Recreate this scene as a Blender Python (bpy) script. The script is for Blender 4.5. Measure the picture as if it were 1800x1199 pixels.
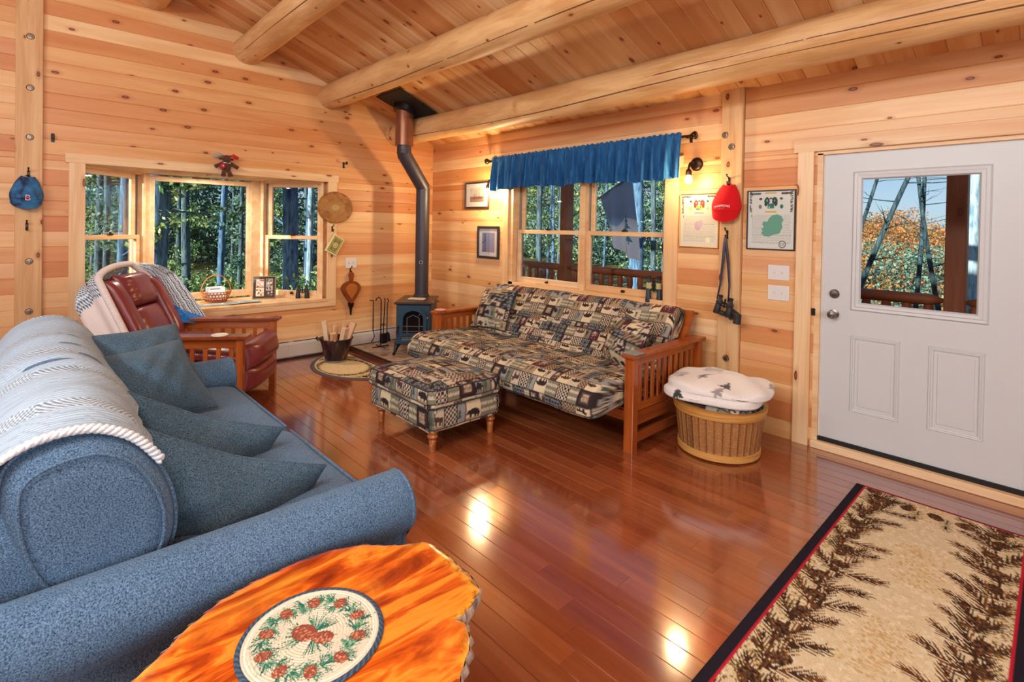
import bpy, bmesh, math, random
import numpy as np
from mathutils import Vector, Matrix

for _o in list(bpy.data.objects):
    bpy.data.objects.remove(_o, do_unlink=True)
SC = bpy.context.scene
COL = SC.collection
rng = random.Random(11)
nrg = np.random.default_rng(5)
PI = math.pi

# ------------------------------------------------------------------ camera
cam = bpy.data.cameras.new('camera')
cam.sensor_fit = 'HORIZONTAL'
cam.sensor_width = 36.0
cam.lens = 910.011 / 1800 * 36.0
cam.shift_y = -(599.5 - 411.33) / 1800
cam.clip_start = 0.05
cam_o = bpy.data.objects.new('camera', cam)
COL.objects.link(cam_o)
_r = Vector((0.68527766, 0.72808271, 0.01703219))
_u = Vector((-0.02029395, -0.00428734, 0.99978486))
_f = Vector((-0.7279991, 0.68547588, -0.01183766))
_m = Matrix((_r, _u, -_f)).transposed().to_4x4()
_m.translation = Vector((6.0762, -4.1743, 1.547))
cam_o.matrix_world = _m
SC.camera = cam_o

# ------------------------------------------------------------------ sky, sun, lamps, exposure
W = bpy.data.worlds.new('sky')
SC.world = W
W.use_nodes = True
wt = W.node_tree
for n in list(wt.nodes):
    wt.nodes.remove(n)
wo = wt.nodes.new('ShaderNodeOutputWorld')
bg = wt.nodes.new('ShaderNodeBackground')
sky = wt.nodes.new('ShaderNodeTexSky')
sky.sky_type = 'HOSEK_WILKIE'
_az = math.radians(-88)
_el = math.radians(17)
SUN_DIR = Vector((math.cos(_el) * math.cos(_az), math.cos(_el) * math.sin(_az), math.sin(_el)))
sky.sun_direction = Vector((math.cos(0.75) * math.cos(_az), math.cos(0.75) * math.sin(_az), math.sin(0.75)))
sky.turbidity = 2.2
sky.ground_albedo = 0.3
wt.links.new(sky.outputs[0], bg.inputs[0])
bg.inputs[1].default_value = 3.0
wt.links.new(bg.outputs[0], wo.inputs[0])

def lamp(name, kind, loc, energy, color=(1, 1, 1), size=0.1, size_y=None, direction=None, angle=None):
    l = bpy.data.lights.new(name, kind)
    l.energy = energy
    l.color = color
    if kind == 'AREA':
        l.shape = 'RECTANGLE'
        l.size = size
        l.size_y = size_y or size
    elif kind == 'SUN':
        l.angle = angle or 0.01
    else:
        l.shadow_soft_size = size
    o = bpy.data.objects.new(name, l)
    COL.objects.link(o)
    o.location = loc
    if direction is not None:
        o.rotation_euler = Vector(direction).to_track_quat('-Z', 'Y').to_euler()
    return o

lamp('sun', 'SUN', (0, 0, 12), 9.5, (1.0, 0.93, 0.82), direction=-SUN_DIR, angle=0.012)
# unseen fill lamps added behind the camera
lamp('fill_rear', 'AREA', (8.9, -4.4, 2.1), 140, (0.86, 0.94, 1.0), 2.6, 1.6, direction=(-1, 0.1, 0.06))  # added fill in front of the closed rear wall
lamp('fill_side_high', 'AREA', (4.4, -6.7, 3.0), 168, (0.86, 0.94, 1.0), 4.2, 0.45, direction=(0.0, 1, -0.04))  # added fill strip, set high to stay out of the door glass
lamp('fill_ridge', 'AREA', (5.2, -5.0, 3.75), 62, (1.0, 0.97, 0.92), 1.2, 1.2, direction=(-0.15, 0.25, -1))  # added overhead fill without a fixture
lamp('fill_ceiling', 'AREA', (6.6, -4.9, 2.5), 48, (1.0, 0.95, 0.86), 1.4, 1.4, direction=(-0.2, 0.25, 1))  # added upward fill to brighten the ceiling planks

SC.view_settings.view_transform = 'Standard'
SC.view_settings.look = 'None'
SC.view_settings.gamma = 1.0
SC.view_settings.use_curve_mapping = False
SC.view_settings.exposure = 0.06

# ------------------------------------------------------------------ colour + node helpers
def lin(c):
    return tuple((x / 12.92 if x <= 0.04045 else ((x + 0.055) / 1.055) ** 2.4) for x in (v / 255.0 for v in c[:3]))

def L4(c):
    return lin(c) + (1.0,)

class G:
    """a small material builder"""
    def __init__(s, name, rough=0.5, metal=0.0, spec=0.5):
        s.m = bpy.data.materials.new(name)
        s.m.use_nodes = True
        s.t = s.m.node_tree
        s.b = s.t.nodes['Principled BSDF']
        s.b.inputs['Roughness'].default_value = rough
        s.b.inputs['Metallic'].default_value = metal
        s.b.inputs['Specular IOR Level'].default_value = spec
    def n(s, t, **kw):
        nd = s.t.nodes.new(t)
        for k, v in kw.items():
            setattr(nd, k, v)
        return nd
    def put(s, sock, v):
        if isinstance(v, bpy.types.NodeSocket):
            s.t.links.new(v, sock)
        else:
            sock.default_value = v
    def math(s, op, a, b=0.0, clamp=False):
        nd = s.n('ShaderNodeMath', operation=op, use_clamp=clamp)
        s.put(nd.inputs[0], a)
        s.put(nd.inputs[1], b)
        return nd.outputs[0]
    def mix(s, f, a, b, blend='MIX'):
        nd = s.n('ShaderNodeMix', data_type='RGBA', blend_type=blend)
        s.put(nd.inputs[0], f)
        s.put(nd.inputs[6], a)
        s.put(nd.inputs[7], b)
        return nd.outputs[2]
    def ramp(s, f, stops, interp='LINEAR'):
        nd = s.n('ShaderNodeValToRGB')
        r = nd.color_ramp
        r.interpolation = interp
        while len(r.elements) < len(stops):
            r.elements.new(0.5)
        for e, (p, c) in zip(r.elements, stops):
            e.position = p
            e.color = c if len(c) == 4 else tuple(c) + (1.0,)
        s.put(nd.inputs[0], f)
        return nd.outputs[0]
    def smooth(s, v, lo, hi, a=0.0, b=1.0):
        nd = s.n('ShaderNodeMapRange', interpolation_type='SMOOTHSTEP')
        s.put(nd.inputs[0], v)
        for i, x in zip((1, 2, 3, 4), (lo, hi, a, b)):
            nd.inputs[i].default_value = x
        return nd.outputs[0]
    def mapv(s, v, scale=(1, 1, 1), loc=(0, 0, 0), rot=(0, 0, 0)):
        nd = s.n('ShaderNodeMapping')
        s.put(nd.inputs[0], v)
        nd.inputs[1].default_value = loc
        nd.inputs[2].default_value = rot
        nd.inputs[3].default_value = scale
        return nd.outputs[0]
    def noise(s, v, scale=5.0, detail=3.0, rough=0.5, dist=0.0):
        nd = s.n('ShaderNodeTexNoise')
        s.put(nd.inputs['Vector'], v)
        nd.inputs['Scale'].default_value = scale
        nd.inputs['Detail'].default_value = detail
        nd.inputs['Roughness'].default_value = rough
        nd.inputs['Distortion'].default_value = dist
        return nd.outputs[0]
    def obj(s, offset=True):
        tc = s.n('ShaderNodeTexCoord').outputs['Object']
        s.rand = s.n('ShaderNodeObjectInfo').outputs['Random']
        if not offset:
            return tc
        cb = s.n('ShaderNodeCombineXYZ')
        for i, k in enumerate((37.0, 91.0, 53.0)):
            s.t.links.new(s.math('MULTIPLY', s.rand, k), cb.inputs[i])
        va = s.n('ShaderNodeVectorMath', operation='ADD')
        s.t.links.new(tc, va.inputs[0])
        s.t.links.new(cb.outputs[0], va.inputs[1])
        return va.outputs[0]
    def color(s, c):
        s.put(s.b.inputs['Base Color'], c)
        return s
    def bump(s, h, strength=0.2, dist=0.01):
        nd = s.n('ShaderNodeBump')
        nd.inputs['Strength'].default_value = strength
        nd.inputs['Distance'].default_value = dist
        s.put(nd.inputs['Height'], h)
        s.t.links.new(nd.outputs[0], s.b.inputs['Normal'])
        return s

def plain(name, c, rough=0.5, metal=0.0, spec=0.5, var=0.06, scale=30, bump=0.0):
    g = G(name, rough, metal, spec)
    v = g.obj()
    n = g.noise(v, scale, 3)
    a = lin(c)
    g.color(g.mix(n, tuple(x * (1 - var) for x in a) + (1,), tuple(min(1, x * (1 + var)) for x in a) + (1,)))
    if bump:
        g.bump(n, bump, 0.005)
    return g.m

def wood(name, tints, grain=(0.8, 9, 9), streak=None, knots=None, rough=0.45, fine=0.10, contrast=0.75, spec=0.4, coat=0.0, bump=0.05):
    """boards whose local X runs along the grain; each board its own tint"""
    g = G(name, rough, 0.0, spec)
    v = g.obj()
    ca = g.ramp(g.rand, [(p, L4(c)) for p, c in tints])
    cb = g.mix(1.0, ca, (contrast, contrast * 0.86, contrast * 0.72, 1), 'MULTIPLY')
    n1 = g.noise(g.mapv(v, grain), 1.0, 4, 0.55, 0.7)
    col = g.mix(g.smooth(n1, 0.35, 0.68), ca, cb)
    if streak:
        n3 = g.noise(g.mapv(v, (0.22, 5.5, 5.5)), 1.0, 2, 0.5, 0.3)
        col = g.mix(g.smooth(n3, 0.52, 0.68, 0, streak[1]), col, L4(streak[0]))
    n2 = g.noise(g.mapv(v, (grain[0] * 3, grain[1] * 12, grain[2] * 12)), 1.0, 3)
    col = g.mix(g.smooth(n2, 0.3, 0.75, 0, fine * 2.2), col, g.mix(1.0, col, (0.55, 0.42, 0.3, 1), 'MULTIPLY'))
    if knots:
        kx, ky, size, frac = knots
        vo = g.n('ShaderNodeTexVoronoi', voronoi_dimensions='2D')
        wob = g.noise(g.mapv(v, (18, 40, 40)), 1.0, 2)
        g.put(vo.inputs['Vector'], g.mapv(v, (kx, ky, 1)))
        vo.inputs['Scale'].default_value = 1.0
        sp = g.n('ShaderNodeSeparateColor')
        g.t.links.new(vo.outputs['Color'], sp.inputs[0])
        d = g.math('ADD', vo.outputs['Distance'], g.math('MULTIPLY', g.math('SUBTRACT', wob, 0.5), size * 0.5))
        d = g.math('DIVIDE', d, g.math('ADD', g.math('MULTIPLY', sp.outputs[1], 0.9), 0.35))
        on = g.math('LESS_THAN', sp.outputs[0], frac)
        col = g.mix(g.math('MULTIPLY', on, g.smooth(d, size * 2.6, size * 0.9, 0, 0.5)), col, g.mix(1.0, col, (0.72, 0.5, 0.33, 1), 'MULTIPLY'))
        core = g.mix(g.smooth(d, size * 0.25, size * 0.8), L4((150, 82, 42)), L4((84, 36, 18)))
        col = g.mix(g.math('MULTIPLY', on, g.smooth(d, size, size * 0.75)), col, core)
    g.color(col)
    if coat:
        g.b.inputs['Coat Weight'].default_value = coat
        g.b.inputs['Coat Roughness'].default_value = 0.10
        g.b.inputs['Coat IOR'].default_value = 1.7 if coat > 0.9 else 1.5
    if bump:
        g.bump(n2, bump, 0.004)
    return g.m

MAT = {}
PINE = [(0.0, (230, 190, 138)), (0.18, (222, 174, 118)), (0.34, (205, 138, 84)), (0.46, (230, 190, 138)), (0.6, (213, 155, 98)), (0.74, (198, 126, 74)), (0.87, (234, 198, 150)), (1.0, (208, 144, 88))]
MAT['pine'] = wood('pine_board', PINE, streak=((206, 134, 88), 0.6), knots=(3.3, 7.3, 0.095, 0.30), rough=0.42, contrast=0.9, fine=0.045)
MAT['pine_ceiling'] = wood('pine_ceiling_plank', [(0.0, (232, 194, 144)), (0.25, (216, 162, 106)), (0.42, (232, 196, 146)), (0.55, (204, 138, 80)), (0.7, (226, 182, 128)), (0.85, (198, 130, 72)), (1.0, (228, 186, 134))],
                           streak=((196, 122, 68), 0.6), knots=(3.4, 6.3, 0.10, 0.38), rough=0.42, contrast=0.88, fine=0.05)
MAT['trim'] = wood('pine_trim', [(0, (232, 202, 160)), (0.5, (226, 190, 144)), (1, (236, 210, 172))], streak=((214, 150, 96), 0.5), knots=(2.3, 8, 0.09, 0.3), rough=0.4, contrast=0.9)
MAT['log'] = wood('peeled_log', [(0, (226, 184, 132)), (1, (218, 172, 116))], grain=(1.6, 7, 7), knots=(2.6, 5.5, 0.055, 0.35), rough=0.5, contrast=0.8, fine=0.12, bump=0.2)
MAT['post'] = wood('post_timber', [(0, (220, 182, 134)), (1, (214, 170, 118))], grain=(0.9, 12, 12), knots=(3.2, 6, 0.09, 0.35), rough=0.5, contrast=0.82)
MAT['floor'] = wood('red_hardwood', [(0, (158, 88, 52)), (0.25, (136, 68, 38)), (0.5, (168, 98, 60)), (0.75, (126, 60, 33)), (1, (152, 82, 48))],
                    grain=(1.0, 14, 14), streak=((130, 64, 38), 0.5), rough=0.14, fine=0.12, contrast=0.85, spec=0.6, coat=1.0, bump=0.03)
MAT['cherry'] = wood('stained_oak', [(0, (178, 92, 34)), (0.5, (164, 80, 27)), (1, (186, 102, 40))], grain=(1.5, 22, 22), rough=0.3, fine=0.16, contrast=0.7, spec=0.5, coat=0.2)
MAT['dark_oak'] = wood('dark_oak', [(0, (140, 66, 30)), (1, (152, 76, 34))], grain=(1.5, 22, 22), rough=0.3, fine=0.16, contrast=0.72, coat=0.2)
MAT['porch'] = wood('stained_porch_timber', [(0, (182, 104, 62)), (1, (166, 90, 50))], grain=(1.2, 10, 10), knots=(2, 5, 0.1, 0.4), rough=0.5)
MAT['turned'] = wood('turned_leg_wood', [(0, (176, 106, 50)), (1, (160, 90, 40))], grain=(3, 20, 20), rough=0.28, coat=0.3)
MAT['white'] = plain('white_paint', (196, 199, 199), 0.4, var=0.02, scale=8)
MAT['white_plate'] = plain('white_plastic', (214, 210, 204), 0.35, var=0.02)
MAT['heater'] = plain('baseboard_enamel', (205, 198, 190), 0.4, var=0.02, scale=6)
MAT['black'] = plain('black_metal', (26, 25, 27), 0.4, 0.4)
MAT['black_rubber'] = plain('black_rubber', (30, 30, 32), 0.5)
MAT['dark'] = plain('flat_black', (14, 13, 13), 0.7)
MAT['bronze'] = plain('oiled_bronze', (62, 44, 32), 0.35, 0.8)
MAT['nickel'] = plain('brushed_nickel', (120, 112, 104), 0.3, 0.9)
MAT['steel'] = plain('steel', (170, 170, 172), 0.3, 0.9)
MAT['copper'] = plain('copper_brown_enamel', (134, 84, 58), 0.3, 0.55, var=0.25, scale=5)
MAT['pipe'] = plain('stovepipe_black', (58, 54, 62), 0.42, 0.3)
MAT['stove'] = plain('stove_blue_black', (44, 72, 90), 0.38, 0.35, var=0.12, scale=9)
MAT['stove_top'] = plain('stove_top_iron', (70, 58, 58), 0.4, 0.4)
MAT['vinyl'] = plain('grey_track', (132, 118, 108), 0.5)

def glass(name, tint=(1, 1, 1), refl=0.08):
    m = bpy.data.materials.new(name)
    m.use_nodes = True
    t = m.node_tree
    for n in list(t.nodes):
        t.nodes.remove(n)
    o = t.nodes.new('ShaderNodeOutputMaterial')
    tr = t.nodes.new('ShaderNodeBsdfTransparent')
    tr.inputs[0].default_value = tuple(tint) + (1,)
    gl = t.nodes.new('ShaderNodeBsdfGlossy')
    gl.inputs['Roughness'].default_value = 0.02
    fr = t.nodes.new('ShaderNodeFresnel')
    fr.inputs[0].default_value = 1.35
    mx = t.nodes.new('ShaderNodeMixShader')
    ml = t.nodes.new('ShaderNodeMath')
    ml.operation = 'MULTIPLY'
    ml.inputs[1].default_value = refl * 10
    t.links.new(fr.outputs[0], ml.inputs[0])
    t.links.new(ml.outputs[0], mx.inputs[0])
    t.links.new(tr.outputs[0], mx.inputs[1])
    t.links.new(gl.outputs[0], mx.inputs[2])
    t.links.new(mx.outputs[0], o.inputs[0])
    return m
MAT['glass'] = glass('window_glass', refl=0.03)
MAT['picture_glass'] = glass('picture_glass', refl=0.03)

def vcol(name, rough=0.85, spec=0.2, fuzz=0.10, scale=220, bump=0.15, sheen=0.0):
    """printed or woven colours carried by the mesh"""
    g = G(name, rough, 0, spec)
    at = g.n('ShaderNodeAttribute', attribute_name='Col')
    v = g.obj(False)
    n = g.noise(v, scale, 2)
    c = g.mix(1.0, at.outputs[0], g.mix(n, (1 - fuzz * 2, 1 - fuzz * 2, 1 - fuzz * 2, 1), (1 + fuzz * 2, 1 + fuzz * 2, 1 + fuzz * 2, 1)), 'MULTIPLY')
    g.color(c)
    if bump:
        g.bump(n, bump, 0.004)
    if sheen:
        g.b.inputs['Sheen Weight'].default_value = sheen
    return g.m
MAT['print_fabric'] = vcol('woven_print', 0.9, 0.15, 0.12, 260, 0.25)
MAT['print_paper'] = vcol('printed_paper', 0.6, 0.3, 0.0, 50, 0)
MAT['print_pile'] = vcol('rug_pile', 0.95, 0.1, 0.2, 340, 0.6)
MAT['print_fleece'] = vcol('fleece_print', 0.95, 0.1, 0.06, 160, 0.5, 0.3)

def heather(name, a, b, scale=420, rough=0.95, sheen=0.35, streak=(1, 1, 1)):
    g = G(name, rough, 0, 0.1)
    v = g.obj()
    n = g.noise(g.mapv(v, streak), scale, 3, 0.7)
    big = g.noise(v, 7, 3)
    c = g.ramp(n, [(0.34, L4(a)), (0.66, L4(b))])
    c = g.mix(g.smooth(big, 0.35, 0.7, 0, 0.25), c, g.mix(1.0, c, (0.6, 0.66, 0.72, 1), 'MULTIPLY'))
    g.color(c)
    g.b.inputs['Sheen Weight'].default_value = sheen
    g.b.inputs['Sheen Tint'].default_value = (0.7, 0.85, 1, 1)
    g.bump(n, 0.35, 0.004)
    return g.m
MAT['sofa'] = heather('blue_chenille', (32, 50, 72), (108, 140, 172), 250, sheen=.12)
MAT['pillow'] = heather('slate_chenille', (28, 44, 56), (92, 116, 134), 250, sheen=.12)
MAT['sherpa'] = heather('cream_sherpa', (206, 194, 188), (236, 228, 224), 130, sheen=0.2)
MAT['blue_plush'] = heather('blue_plush', (18, 84, 160), (48, 134, 208), 60, sheen=0.6)
MAT['leather'] = plain('burgundy_leather', (118, 44, 46), 0.3, 0, 0.6, var=0.18, scale=6, bump=0.08)

def link(name, me, mat=None, parent=None, label=None, cat=None, group=None, kind=None, smooth=False):
    o = bpy.data.objects.new(name, me)
    COL.objects.link(o)
    if mat is not None and me is not None:
        for mm in (mat if isinstance(mat, (list, tuple)) else [mat]):
            me.materials.append(MAT[mm] if isinstance(mm, str) else mm)
    if smooth and me is not None:
        me.polygons.foreach_set('use_smooth', [True] * len(me.polygons))
    if parent is not None:
        o.parent = parent
    tag(o, label, cat, group, kind)
    return o

def tag(o, label=None, cat=None, group=None, kind=None):
    if label:
        o['label'] = label
    if cat:
        o['category'] = cat
    if group:
        o['group'] = group
    if kind:
        o['kind'] = kind
    return o

def thing(name, label=None, cat=None, loc=(0, 0, 0), rotz=0.0, group=None, kind=None):
    o = link(name, None, None, None, label, cat, group, kind)
    o.empty_display_size = 0.1
    o.location = loc
    o.rotation_euler = (0, 0, rotz)
    return o

class MB:
    """collects shapes into one mesh"""
    def __init__(s):
        s.v = []
        s.f = []
        s.fm = []
        s.cur = 0
    def add(s, vs, fs):
        k = len(s.v)
        s.v += [tuple(p) for p in vs]
        s.f += [tuple(i + k for i in f) for f in fs]
        s.fm += [s.cur] * len(fs)
        return s
    def mat(s, i):
        s.cur = i
        return s
    def box(s, x0, x1, y0, y1, z0, z1, c=0.0):
        if c <= 0:
            vs = [(x, y, z) for x in (x0, x1) for y in (y0, y1) for z in (z0, z1)]
            return s.add(vs, [(0, 1, 3, 2), (4, 6, 7, 5), (0, 4, 5, 1), (2, 3, 7, 6), (0, 2, 6, 4), (1, 5, 7, 3)])
        c = min(c, abs(x1 - x0) * .45, abs(y1 - y0) * .45, abs(z1 - z0) * .45)
        X, Y, Z = (x0, x1), (y0, y1), (z0, z1)
        vs, idx = [], {}
        for i in (0, 1):
            for j in (0, 1):
                for k in (0, 1):
                    for a in range(3):
                        p = [X[i], Y[j], Z[k]]
                        sg = [1 if t == 0 else -1 for t in (i, j, k)]
                        for b in range(3):
                            if b != a:
                                p[b] += sg[b] * c
                        idx[(i, j, k, a)] = len(vs)
                        vs.append(tuple(p))
        fs = []
        for a in range(3):
            b, d = (a + 1) % 3, (a + 2) % 3
            for e in (0, 1):
                q = []
                for (m, n) in ((0, 0), (1, 0), (1, 1), (0, 1)):
                    key = [0, 0, 0]
                    key[a], key[b], key[d] = e, m, n
                    q.append(idx[tuple(key) + (a,)])
                fs.append(tuple(q if e else q[::-1]))
        for a in range(3):
            b, d = (a + 1) % 3, (a + 2) % 3
            for m in (0, 1):
                for n in (0, 1):
                    k0, k1 = [0, 0, 0], [0, 0, 0]
                    k0[b] = k1[b] = m
                    k0[d] = k1[d] = n
                    k0[a], k1[a] = 0, 1
                    q = [idx[tuple(k0) + (b,)], idx[tuple(k1) + (b,)], idx[tuple(k1) + (d,)], idx[tuple(k0) + (d,)]]
                    fs.append(tuple(q if (m + n) % 2 else q[::-1]))
        for i in (0, 1):
            for j in (0, 1):
                for k in (0, 1):
                    q = [idx[(i, j, k, a)] for a in range(3)]
                    fs.append(tuple(q if (i + j + k) % 2 else q[::-1]))
        return s.add(vs, fs)
    def tube(s, pts, rad, n=10, caps=True, closed=False, flat=1.0, up=None):
        pts = [Vector(p) for p in pts]
        if not isinstance(rad, (list, tuple, np.ndarray)):
            rad = [rad] * len(pts)
        N = len(pts)
        tang = []
        for i in range(N):
            a = pts[(i - 1) % N] if (closed or i > 0) else pts[i]
            b = pts[(i + 1) % N] if (closed or i < N - 1) else pts[i]
            d = b - a
            tang.append(d.normalized() if d.length > 1e-9 else Vector((0, 0, 1)))
        ref = Vector(up) if up is not None else (Vector((0, 0, 1)) if abs(tang[0].z) < 0.9 else Vector((1, 0, 0)))
        nx = (ref - tang[0] * ref.dot(tang[0])).normalized()
        rings = []
        vs = []
        for i in range(N):
            nx = (nx - tang[i] * nx.dot(tang[i]))
            if nx.length < 1e-6:
                nx = tang[i].orthogonal()
            nx.normalize()
            ny = tang[i].cross(nx)
            ring = []
            for k in range(n):
                a = 2 * PI * k / n
                ring.append(len(vs))
                vs.append(pts[i] + nx * (math.cos(a) * rad[i]) + ny * (math.sin(a) * rad[i] * flat))
            rings.append(ring)
        fs = []
        for i in range(N if closed else N - 1):
            r0, r1 = rings[i], rings[(i + 1) % N]
            for k in range(n):
                fs.append((r0[k], r0[(k + 1) % n], r1[(k + 1) % n], r1[k]))
        if caps and not closed:
            fs.append(tuple(rings[0][::-1]))
            fs.append(tuple(rings[-1]))
        return s.add(vs, fs)
    def lathe(s, prof, n=24, c=(0, 0, 0), sx=1.0, sy=1.0, axis='z'):
        vs, fs = [], []
        for r, z in prof:
            for k in range(n):
                a = 2 * PI * k / n
                p = (r * math.cos(a) * sx, r * math.sin(a) * sy, z)
                if axis == 'y':
                    p = (p[0], -p[2], p[1])
                elif axis == 'x':
                    p = (p[2], p[0], p[1])
                vs.append((p[0] + c[0], p[1] + c[1], p[2] + c[2]))
        for i in range(len(prof) - 1):
            for k in range(n):
                fs.append((i * n + k, i * n + (k + 1) % n, (i + 1) * n + (k + 1) % n, (i + 1) * n + k))
        if prof[0][0] > 1e-6:
            fs.append(tuple(range(n))[::-1])
        if prof[-1][0] > 1e-6:
            fs.append(tuple((len(prof) - 1) * n + k for k in range(n)))
        return s.add(vs, fs)
    def ball(s, c, r, n=12, m=8):
        rr = r if isinstance(r, (tuple, list)) else (r, r, r)
        vs, fs = [], []
        for i in range(m + 1):
            t = PI * i / m
            for k in range(n):
                a = 2 * PI * k / n
                vs.append((c[0] + rr[0] * math.sin(t) * math.cos(a), c[1] + rr[1] * math.sin(t) * math.sin(a), c[2] + rr[2] * math.cos(t)))
        for i in range(m):
            for k in range(n):
                fs.append((i * n + k, (i + 1) * n + k, (i + 1) * n + (k + 1) % n, i * n + (k + 1) % n))
        return s.add(vs, fs)
    def prism(s, poly, a0, a1, axis='z'):
        """polygon (2d points) pushed along an axis"""
        n = len(poly)
        def P(p, a):
            if axis == 'z':
                return (p[0], p[1], a)
            if axis == 'y':
                return (p[0], a, p[1])
            return (a, p[0], p[1])
        vs = [P(p, a0) for p in poly] + [P(p, a1) for p in poly]
        fs = [tuple(range(n))[::-1], tuple(range(n, 2 * n))]
        fs += [(i, (i + 1) % n, n + (i + 1) % n, n + i) for i in range(n)]
        return s.add(vs, fs)
    def grid(s, P, wrap_u=False, wrap_v=False):
        nu, nv = len(P), len(P[0])
        vs = [p for row in P for p in row]
        fs = []
        for i in range(nu if wrap_u else nu - 1):
            for j in range(nv if wrap_v else nv - 1):
                a, b = (i + 1) % nu, (j + 1) % nv
                fs.append((i * nv + j, a * nv + j, a * nv + b, i * nv + b))
        return s.add(vs, fs)
    def xf(s, mtx):
        s.v = [tuple(mtx @ Vector(p)) for p in s.v]
        return s
    def mesh(s, name):
        me = bpy.data.meshes.new(name)
        me.from_pydata(s.v, [], s.f)
        if any(s.fm):
            me.polygons.foreach_set('material_index', s.fm)
        me.update()
        bm = bmesh.new()
        bm.from_mesh(me)
        bmesh.ops.recalc_face_normals(bm, faces=bm.faces)
        bm.to_mesh(me)
        bm.free()
        return me
    def build(s, name, mat, parent=None, smooth=False, **kw):
        o = link(name, s.mesh(name), mat, parent, smooth=smooth, **kw)
        if smooth == 'auto':
            o.data.polygons.foreach_set('use_smooth', [True] * len(o.data.polygons))
            try:
                o.data.set_sharp_from_angle(angle=math.radians(38))
            except Exception:
                pass
        return o

def loft_grid(name, P, mat, parent=None, colors=None, thick=0.0, smooth=True, wrap_u=False, wrap_v=False, **kw):
    """P: array nu x nv x 3 -> one smooth mesh, colours per vertex when given"""
    P = np.asarray(P, dtype=np.float32)
    nu, nv = P.shape[:2]
    I = np.arange(nu * nv).reshape(nu, nv)
    A = I if not wrap_u else np.vstack([I, I[:1]])
    A = A if not wrap_v else np.hstack([A, A[:, :1]])
    Q = np.stack([A[:-1, :-1], A[1:, :-1], A[1:, 1:], A[:-1, 1:]], -1).reshape(-1, 4)
    V = P.reshape(-1, 3)
    Cc = None if colors is None else np.asarray(colors, dtype=np.float32).reshape(-1, 3)
    if thick:
        du = np.gradient(P, axis=0)
        dv = np.gradient(P, axis=1)
        N = np.cross(du, dv).reshape(-1, 3)
        N /= np.maximum(np.linalg.norm(N, axis=1, keepdims=True), 1e-9)
        n0 = len(V)
        V = np.vstack([V, V - N * thick])
        rim = []
        def edge(a, b):
            rim.append(np.stack([a, b, b + n0, a + n0], -1))
        if not wrap_v:
            edge(I[:-1, 0], I[1:, 0])
            edge(I[1:, -1], I[:-1, -1])
        if not wrap_u:
            edge(I[0, 1:], I[0, :-1])
            edge(I[-1, :-1], I[-1, 1:])
        Q = np.vstack([Q, Q[:, ::-1] + n0] + rim)
        if Cc is not None:
            Cc = np.vstack([Cc, Cc])
    me = bpy.data.meshes.new(name)
    me.vertices.add(len(V))
    me.vertices.foreach_set('co', V.ravel())
    me.loops.add(len(Q) * 4)
    me.loops.foreach_set('vertex_index', Q.ravel().astype(np.int32))
    me.polygons.add(len(Q))
    me.polygons.foreach_set('loop_start', np.arange(0, len(Q) * 4, 4, dtype=np.int32))
    me.update(calc_edges=True)
    if smooth:
        me.polygons.foreach_set('use_smooth', np.ones(len(Q), dtype=bool))
    if Cc is not None:
        at = me.color_attributes.new('Col', 'FLOAT_COLOR', 'POINT')
        at.data.foreach_set('color', np.hstack([Cc, np.ones((len(Cc), 1), np.float32)]).ravel())
    me.update()
    return link(name, me, mat, parent, **kw)

# ------------------------------------------------------------------ printed canvases (numpy)
def s2l(c):
    return np.array(lin(c), np.float32)

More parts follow.
